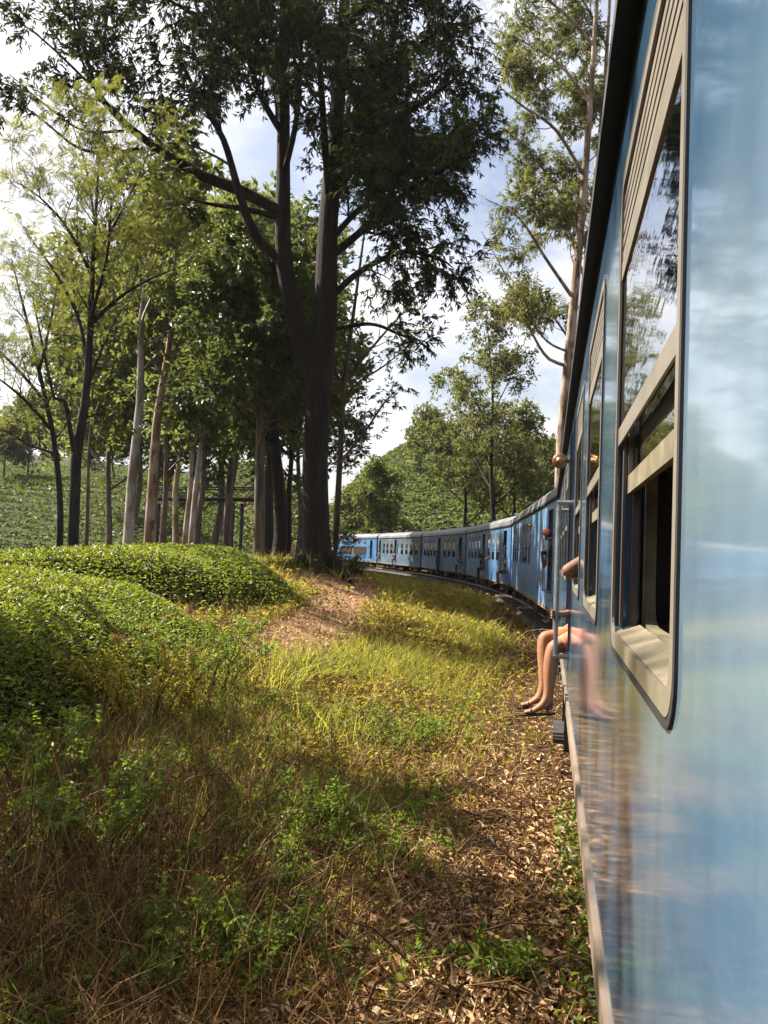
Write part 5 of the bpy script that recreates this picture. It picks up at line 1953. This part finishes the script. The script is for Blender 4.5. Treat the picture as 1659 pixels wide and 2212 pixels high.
def hand(J, E, tag_, wrist, fwd, side, curl):
    """palm, four fingers of unequal length and a thumb; fingers bend towards curl"""
    w, f, s, c = Vector(wrist), Vector(fwd).normalized(), Vector(side).normalized(), Vector(curl).normalized()
    J[tag_ + 'palm'] = (*(w + f * .05), .024)
    E.append((tag_ + 'wrist', tag_ + 'palm'))
    for k, (o, L) in enumerate(((-.027, .070), (-.009, .080), (.009, .075), (.026, .060))):
        a = w + f * .088 + s * o
        b = a + (f * .65 + c * .6).normalized() * L * .5
        d = b + (f * .05 + c).normalized() * L * .5
        for nm, p, r in (('k', a, .0095), ('m', b, .0085), ('t', d, .007)):
            J[f'{tag_}f{k}{nm}'] = (*p, r)
        E.extend([(tag_ + 'palm', f'{tag_}f{k}k'), (f'{tag_}f{k}k', f'{tag_}f{k}m'), (f'{tag_}f{k}m', f'{tag_}f{k}t')])
    a = w + f * .035 - s * .034 + c * .012
    b = a + (f * .5 - s * .35 + c * .6).normalized() * .045
    J[tag_ + 'tha'] = (*a, .011); J[tag_ + 'thb'] = (*b, .008)
    E.extend([(tag_ + 'palm', tag_ + 'tha'), (tag_ + 'tha', tag_ + 'thb')])


def foot(J, E, t, ankle, fwd):
    a, f = Vector(ankle), Vector(fwd).normalized()
    J[t + 'heel'] = (*(a + Vector((0, 0, -.055)) - f * .03), .028)
    J[t + 'ball'] = (*(a + Vector((0, 0, -.065)) + f * .12), (.036, .022))
    J[t + 'toe'] = (*(a + Vector((0, 0, -.07)) + f * .185), (.034, .013))
    E.extend([(t + 'ankle', t + 'heel'), (t + 'ankle', t + 'ball'), (t + 'ball', t + 'toe')])


def person(coach, u, label, J, E, skin, clothes, category='person', group=None, hair=True, extra=None, head=True):
    """J: joints in (out from coach side, along, above floor); clothes: list of (name, joints, edges, grow, material)"""
    root = empty('person', (0, 0, 0), 0, label, category, group)
    root.matrix_world = Matrix.Translation(coach.location) @ Matrix.Rotation(coach.rotation_euler.z, 4, 'Z') @ Matrix.Translation((WX, u, Z_FLOOR))
    cv = lambda p: (-p[0], p[1], p[2])
    JJ = {k: (*cv(v), v[3]) for k, v in J.items()}
    link_mesh('body', skin_mesh('body', JJ, E, 'pelvis', M[skin]), None, root)
    for (nm, keys, edges, gr, mat) in clothes:
        K = {}
        for k in keys:
            r = J[k][3]
            K[k] = (*cv(J[k]), (r + gr) if not hasattr(r, '__len__') else (r[0] + gr, r[1] + gr))
        link_mesh(nm, skin_mesh(nm, K, edges, keys[0], M[mat], 1), None, root)
    if head and hair:
        h = Vector(cv(J['head']))
        mb = MB().lathe(h + Vector((.012, 0, -.01)), (0.15, 0, 1), [(.0, .099), (.04, .103), (.075, .088), (.105, .055), (.118, .01)], 14)
        link_mesh('hair', mb.mesh('hair', M['hair'], True), None, root)
    if extra:
        extra(root, cv)
    return root


TORSO = [('pelvis', 'belly'), ('belly', 'chest'), ('chest', 'neckb'), ('neckb', 'neck'), ('neck', 'chin'), ('chin', 'head'), ('head', 'crown'),
         ('chest', 'Lsh'), ('chest', 'Rsh'), ('Lsh', 'Lel'), ('Rsh', 'Rel'), ('Lel', 'Lwrist'), ('Rel', 'Rwrist'),
         ('pelvis', 'Lhip'), ('pelvis', 'Rhip'), ('Lhip', 'Lknee'), ('Rhip', 'Rknee'), ('Lknee', 'Lcalf'), ('Rknee', 'Rcalf'), ('Lcalf', 'Lankle'), ('Rcalf', 'Rankle'),
         ('head', 'nose')]


def upper(px_, chest, headp, r=1.0, face=(1, 0, 0)):
    f = Vector(face).normalized()
    p, c, h = Vector(px_), Vector(chest), Vector(headp)
    b = p.lerp(c, .5)
    n = c.lerp(h, .45)
    J = {'pelvis': (*p, .125 * r), 'belly': (*b, .115 * r), 'chest': (*c, .13 * r), 'neckb': (*(c.lerp(h, .40)), .06), 'neck': (*c.lerp(h, .58), .052),
         'chin': (*(h - Vector((0, 0, .06)) + f * .03), .062), 'head': (*h, .088), 'crown': (*(h + Vector((0, 0, .07))), .062), 'nose': (*(h + f * .098 - Vector((0, 0, .02))), .014)}
    return J


def sitter(coach, u, label, skin='skin_mid', shirt='c_dark', legs=('shorts', 'c_olive'), shoe=None, out=.24, spread=.10, lean=0.0, arms='lap', group='riders sitting in the doorways'):
    J = upper((-.12, 0, .11), (-.16 + lean, 0, .47), (-.12 + lean * 1.3, 0, .76))
    for s, t in ((-1, 'L'), (1, 'R')):
        J[t + 'hip'] = (-.06, s * .085, .09, .085)
        J[t + 'knee'] = (out, s * spread, .075, .060)
        J[t + 'calf'] = (out - .02, s * spread, -.08, .056)
        J[t + 'ankle'] = (out - .03, s * spread, -.37, .037)
        J[t + 'sh'] = (-.16 + lean, s * .17, .55, .058)
        J[t + 'el'] = (-.06 + lean, s * .21, .31, .042)
        J[t + 'wrist'] = (.06, s * .10, .19, .028)
    E = list(TORSO)
    for t in 'LR':
        foot(J, E, t, J[t + 'ankle'][:3], (1, 0, -.12))
        hand(J, E, t, J[t + 'wrist'][:3], (.8, 0, -.2), (0, 1, 0), (.2, 0, -1))
    cl = [('shirt', ['pelvis', 'belly', 'chest', 'neckb', 'Lsh', 'Rsh', 'Lel', 'Rel'], [('pelvis', 'belly'), ('belly', 'chest'), ('chest', 'neckb'), ('chest', 'Lsh'), ('chest', 'Rsh'), ('Lsh', 'Lel'), ('Rsh', 'Rel')], .016, shirt)]
    if legs[0] == 'shorts':
        cl.append(('shorts', ['pelvis', 'Lhip', 'Rhip', 'Lknee', 'Rknee'], [('pelvis', 'Lhip'), ('pelvis', 'Rhip'), ('Lhip', 'Lknee'), ('Rhip', 'Rknee')], .012, legs[1]))
    else:
        ks = ['pelvis'] + [t + k for t in 'LR' for k in ('hip', 'knee', 'calf', 'ankle')]
        cl.append(('trousers', ks, [('pelvis', 'Lhip'), ('pelvis', 'Rhip')] + [(t + a, t + b) for t in 'LR' for a, b in (('hip', 'knee'), ('knee', 'calf'), ('calf', 'ankle'))], .014, legs[1]))
    if shoe:
        for t in 'LR':
            cl.append(('shoe', [t + 'ankle', t + 'heel', t + 'ball', t + 'toe'], [(t + 'ankle', t + 'heel'), (t + 'ankle', t + 'ball'), (t + 'ball', t + 'toe')], .010, shoe))
    return person(coach, u, label, J, E, skin, cl, group=group)


# -- the rider in the doorway of the first coach: bare legs out, hand on the rail
u_d = 12.62
J = upper((-.16, .10, .12), (-.24, .12, .48), (-.26, .14, .78))
legpos = {'L': dict(knee=(.125, -.10, .03), calf=(.135, -.115, -.12), ankle=(.15, -.16, -.40)),
          'R': dict(knee=(.20, .10, .09), calf=(.185, .07, -.07), ankle=(.185, -.02, -.37))}
for s, t in ((-1, 'L'), (1, 'R')):
    J[t + 'hip'] = (-.10, .10 + s * .09, .10, .088)
    J[t + 'knee'] = (*legpos[t]['knee'], .060)
    J[t + 'mid'] = (*(Vector((-.10, .10 + s * .09, .10)).lerp(Vector(legpos[t]['knee']), .84)), .066)
    J[t + 'calf'] = (*legpos[t]['calf'], .064)
    J[t + 'shin'] = (*(Vector(legpos[t]['calf']).lerp(Vector(legpos[t]['ankle']), .55)), .045)
    J[t + 'ankle'] = (*legpos[t]['ankle'], .036)
    J[t + 'sh'] = (-.22, .12 + s * .17, .56, .052)
J['Lel'] = (-.10, -.20, .36, .038); J['Lwrist'] = (.045, -.345, .32, .026)
J['Rel'] = (-.12, .34, .30, .038); J['Rwrist'] = (-.05, .20, .20, .026)
E = [e for e in TORSO if e not in (('Lcalf', 'Lankle'), ('Rcalf', 'Rankle'), ('Lhip', 'Lknee'), ('Rhip', 'Rknee'))] + [('Lhip', 'Lmid'), ('Lmid', 'Lknee'), ('Rhip', 'Rmid'), ('Rmid', 'Rknee')] + [('Lcalf', 'Lshin'), ('Lshin', 'Lankle'), ('Rcalf', 'Rshin'), ('Rshin', 'Rankle')]
foot(J, E, 'L', J['Lankle'][:3], (1, -.12, -.06)); foot(J, E, 'R', J['Rankle'][:3], (1, -.25, -.04))
hand(J, E, 'L', J['Lwrist'][:3], (.55, -.25, .0), (0, 0, 1), (-.25, -1, 0))
hand(J, E, 'R', J['Rwrist'][:3], (.8, -.2, -.3), (0, 1, 0), (.2, 0, -1))


def sandals(root, cv):
    for t in 'LR':
        hl, bl, to, an = (Vector(cv(J[t + k])) for k in ('heel', 'ball', 'toe', 'ankle'))
        f = (to - hl).normalized()
        sd = f.cross(Vector((0, 0, 1))).normalized()
        n = 10
        mb = MB()
        top, bot = [], []
        for k in range(n * 2):
            a = 2 * math.pi * k / (n * 2)
            ln = math.cos(a)
            wdt = .036 + .008 * ln
            c = hl.lerp(to, .52)
            q = c + f * ln * .145 + sd * math.sin(a) * wdt
            q.z = hl.lerp(to, .5 + ln * .5).z - .022
            top.append(tuple(q)); bot.append((q.x, q.y, q.z - .014))
        b0 = len(mb.v); mb.v += top + bot
        m = n * 2
        mb.f.append(tuple(range(b0, b0 + m))); mb.f.append(tuple(range(b0 + 2 * m - 1, b0 + m - 1, -1)))
        for k in range(m):
            mb.f.append((b0 + k, b0 + (k + 1) % m, b0 + m + (k + 1) % m, b0 + m + k))
        so = mb.build('sandal', M['leather'], root)
        st = MB()
        for c, rr, tilt in ((an + Vector((0, 0, -.012)), .043, 0.0), (bl + f * .015, .042, 1.0)):
            pts = []
            for k in range(15):
                a = 2 * math.pi * k / 14
                if tilt:
                    pts.append(c + sd * math.cos(a) * rr + Vector((0, 0, 1)) * math.sin(a) * .028)
                else:
                    pts.append(c + sd * math.cos(a) * rr * .95 + f * math.sin(a) * rr)
            st.tube(pts, .0055, 6, False)
        st.tube([an + sd * .038 + Vector((0, 0, -.01)), an + sd * .036 - Vector((0, 0, .08))], .006, 6).tube([an - sd * .038 + Vector((0, 0, -.01)), an - sd * .036 - Vector((0, 0, .08))], .006, 6)
        st.build('strap', M['leather'], so)


person(COACH[0], u_d, 'rider in coral shorts, bare legs dangling in black sandals, hand on the door rail', J, E, 'skin_fair',
       [('shirt', ['pelvis', 'belly', 'chest', 'neckb', 'Lsh', 'Rsh'], [('pelvis', 'belly'), ('belly', 'chest'), ('chest', 'neckb'), ('chest', 'Lsh'), ('chest', 'Rsh')], .016, 'c_white'),
        ('shorts', ['Lhip', 'Rhip', 'Lmid', 'Rmid'], [('Lhip', 'Rhip'), ('Lhip', 'Lmid'), ('Rhip', 'Rmid')], .018, 'c_coral')],
       extra=sandals)


# -- the man with an orange cap leaning from the second coach, and his phone
def cap(root, cv):
    h = Vector(cv(J2['head']))
    MB().lathe(h + Vector((0, 0, .0)), (-.1, -.15, 1), [(-.005, .104), (.035, .108), (.075, .098), (.11, .065), (.125, .01)], 16).build('cap', M['c_orange'], root, smooth=True)
    MB().box(h.x - .15, h.x - .05, h.y - .12, h.y + .03, h.z + .005, h.z + .018).build('cap_brim', M['c_orange'], root, bevel=.005)


J2 = upper((-.20, .05, .72), (-.02, -.02, 1.02), (.10, -.08, 1.27), face=(.5, -.8, -.1))
for s, t in ((-1, 'L'), (1, 'R')):
    J2[t + 'hip'] = (-.22, .05 + s * .09, .68, .085); J2[t + 'knee'] = (-.14, .05 + s * .1, .40, .06)
    J2[t + 'calf'] = (-.18, .05 + s * .1, .28, .055); J2[t + 'ankle'] = (-.24, .05 + s * .1, .075, .037)
J2['Lsh'] = (.04, -.17, 1.04, .055); J2['Rsh'] = (.00, .15, 1.05, .055)
J2['Lel'] = (.16, -.20, .52, .040); J2['Lwrist'] = (.215, -.26, .765, .027)
J2['Rel'] = (.05, -.05, .66, .040); J2['Rwrist'] = (.085, -.25, .80, .027)
E2 = list(TORSO)
for t in 'LR':
    foot(J2, E2, t, J2[t + 'ankle'][:3], (1, 0, 0))
hand(J2, E2, 'L', J2['Lwrist'][:3], (.05, -.15, 1), (.2, -1, 0), (-1, -.3, .1))
hand(J2, E2, 'R', J2['Rwrist'][:3], (.2, -.2, .7), (.2, -1, 0), (1, -.2, .3))
u_p = 1.32
person(COACH[1], u_p, 'rider in an orange cap leaning out of the doorway with both forearms raised', J2, E2, 'skin_mid',
       [('shirt', ['pelvis', 'belly', 'chest', 'neckb', 'Lsh', 'Rsh'], [('pelvis', 'belly'), ('belly', 'chest'), ('chest', 'neckb'), ('chest', 'Lsh'), ('chest', 'Rsh')], .016, 'c_dark'),
        ('trousers', ['pelvis'] + [t + k for t in 'LR' for k in ('hip', 'knee', 'calf', 'ankle')], [('pelvis', 'Lhip'), ('pelvis', 'Rhip')] + [(t + a, t + b) for t in 'LR' for a, b in (('hip', 'knee'), ('knee', 'calf'), ('calf', 'ankle'))], .014, 'c_dark')],
       hair=False, extra=cap)
ph = MB().box(-.085, .085, -.005, .005, -.04, .04).mesh('phone', M['phone'], bevel=.004)
pho = link_mesh('mobile_phone', ph)
pho.matrix_world = Matrix.Translation(COACH[1].location) @ Matrix.Rotation(COACH[1].rotation_euler.z, 4, 'Z') @ Matrix.Translation((WX - .165, u_p - .325, Z_FLOOR + .85)) @ Matrix.Rotation(RAD(8), 4, 'Z')
tag(pho, 'black phone held sideways in front of the rider in the orange cap', 'phone')

# -- riders in the doorways of the farther coaches
sitter(COACH[2], 1.38, 'seated rider with bare legs and pale shoes in a doorway of the bright blue coach', 'skin_fair', 'c_dark', ('shorts', 'c_olive'), 'c_white', .30, .12, .1)
sitter(COACH[2], 7.95, 'rider in dark clothes crouched in the middle doorway of the bright blue coach', 'skin_dark', 'c_dark', ('trousers', 'c_dark'), 'c_dark', .26, .10, .2)
sitter(COACH[3], 1.38, 'seated rider with pale shorts in the end doorway adjoining the bright blue coach', 'skin_dark', 'c_red', ('shorts', 'c_white'), None, .24, .10, .12)
sitter(COACH[4], 8.35, 'seated bare legged rider in the middle doorway of the weathered grey coach', 'skin_mid', 'c_red', ('shorts', 'c_dark'), None, .28, .12, .2)
sitter(COACH[4], 14.65, 'seated rider in the weathered grey coach doorway next to the power car', 'skin_mid', 'c_olive', ('shorts', 'c_dark'), None, .26, .12, .16)
# standing on the steps of the fourth coach
J3 = upper((.07, 0, .22), (.10, 0, .58), (.12, .02, .88))
for s, t in ((-1, 'L'), (1, 'R')):
    J3[t + 'hip'] = (.07, s * .09, .18, .088); J3[t + 'knee'] = (.10, s * .1, -.18, .062); J3[t + 'calf'] = (.08, s * .1, -.30, .056); J3[t + 'ankle'] = (.05, s * .1, -.60, .038)
    J3[t + 'sh'] = (.09, s * .18, .66, .058); J3[t + 'el'] = (.16, s * .27, .46, .042); J3[t + 'wrist'] = (.12, s * .40, .62, .028)
E3 = list(TORSO)
for t in 'LR':
    foot(J3, E3, t, J3[t + 'ankle'][:3], (-1, 0, 0))
    hand(J3, E3, t, J3[t + 'wrist'][:3], (-.1, 1 if t == 'R' else -1, .2), (0, 0, 1), (-1, 0, 0))
person(COACH[3], 8.25, 'figure in black standing on the steps of the middle doorway, holding both rails', J3, E3, 'skin_dark',
       [('shirt', ['pelvis', 'belly', 'chest', 'neckb', 'Lsh', 'Rsh', 'Lel', 'Rel'], [('pelvis', 'belly'), ('belly', 'chest'), ('chest', 'neckb'), ('chest', 'Lsh'), ('chest', 'Rsh'), ('Lsh', 'Lel'), ('Rsh', 'Rel')], .02, 'c_dark'),
        ('trousers', ['pelvis'] + [t + k for t in 'LR' for k in ('hip', 'knee', 'calf', 'ankle')], [('pelvis', 'Lhip'), ('pelvis', 'Rhip')] + [(t + a, t + b) for t in 'LR' for a, b in (('hip', 'knee'), ('knee', 'calf'), ('calf', 'ankle'))], .016, 'c_dark')])


# -- arms out of windows
def window_rider(coach, u, label, skin, shirt, out=.08, straight=False):
    J = upper((-.40, .12, .42), (-.34, .10, .78), (-.30, .06, 1.08))
    for s, t in ((-1, 'L'), (1, 'R')):
        J[t + 'hip'] = (-.42, .12 + s * .09, .40, .085); J[t + 'knee'] = (-.42, .12 + s * .1 - .0, .43, .06)
        J[t + 'knee'] = (-.40 + .0, .45, .43 + s * .02, .06) if False else (-.42, .48, .42 + s * .001, .06)
        J[t + 'calf'] = (-.42 + s * .1, .50, .30, .055); J[t + 'ankle'] = (-.42 + s * .1, .50, .08, .037)
        J[t + 'knee'] = (-.42 + s * .1, .48, .43, .06); J[t + 'hip'] = (-.41 + s * .08, .16, .41, .085)
    J['Lsh'] = (-.20, .04, .83, .055); J['Rsh'] = (-.48, .14, .84, .055)
    if straight:
        J['Lel'] = (.02, -.06, .66, .040); J['Lwrist'] = (.20, -.22, .56, .027)
        fw = (.7, -.6, -.3)
    else:
        J['Lel'] = (out, -.10, .665, .044); J['Lwrist'] = (-.06, .16, .655, .028)
        fw = (-.5, 1, 0)
    J['Rel'] = (-.52, .30, .60, .040); J['Rwrist'] = (-.40, .46, .52, .027)
    E = list(TORSO)
    for t in 'LR':
        foot(J, E, t, J[t + 'ankle'][:3], (0, 1, 0))
    hand(J, E, 'L', J['Lwrist'][:3], fw, (0, 0, 1), (-.3, -.2, -1))
    hand(J, E, 'R', J['Rwrist'][:3], (0, 1, 0), (1, 0, 0), (0, 0, -1))
    cl = [('shirt', ['pelvis', 'belly', 'chest', 'neckb', 'Lsh', 'Rsh'], [('pelvis', 'belly'), ('belly', 'chest'), ('chest', 'neckb'), ('chest', 'Lsh'), ('chest', 'Rsh')], .016, shirt),
          ('trousers', ['pelvis'] + [t + k for t in 'LR' for k in ('hip', 'knee', 'calf', 'ankle')], [('pelvis', 'Lhip'), ('pelvis', 'Rhip')] + [(t + a, t + b) for t in 'LR' for a, b in (('hip', 'knee'), ('knee', 'calf'), ('calf', 'ankle'))], .014, 'c_dark')]
    return person(coach, u, label, J, E, skin, cl, group='riders with arms out of the windows')


window_rider(COACH[0], 6 + 1.127 + 2 * 1.76 + .42, 'rider with an elbow resting out of the third big window of the closest coach', 'skin_mid', 'c_dark', .075)
window_rider(COACH[1], 8.3, 'rider with an elbow out of a window of the coach with the long blank panel', 'skin_dark', 'c_dark', .10)
window_rider(COACH[2], 5.95, 'rider with forearm hanging from a window of the bright blue coach', 'skin_fair', 'c_white', .1, True)
window_rider(COACH[3], 4.8, 'rider with forearm hanging from a window between the doors of the fourth coach', 'skin_dark', 'c_dark', .1, True)
window_rider(COACH[3], 11.3, 'rider with arm out of a window past the standing figure on the fourth coach', 'skin_dark', 'c_blue', .1, True)
# ------------------------------------------------------------------ thin sunlit haze
hm = bpy.data.materials.new('thin_haze')
hm.use_nodes = True
hn, hl_ = hm.node_tree.nodes, hm.node_tree.links
hn.clear()
ho = hn.new('ShaderNodeOutputMaterial')
hv = hn.new('ShaderNodeVolumePrincipled')
hv.inputs['Color'].default_value = (0.93, 0.96, 1.0, 1)
hv.inputs['Density'].default_value = 0.00012
hv.inputs['Anisotropy'].default_value = 0.35
hl_.new(hv.outputs['Volume'], ho.inputs['Volume'])
haze = MB().box(-1600, 1600, -400, 2200, -12, 48).build('haze', hm)
tag(haze, 'pale sunlit haze filling the air of the valley', 'haze', None, 'stuff')
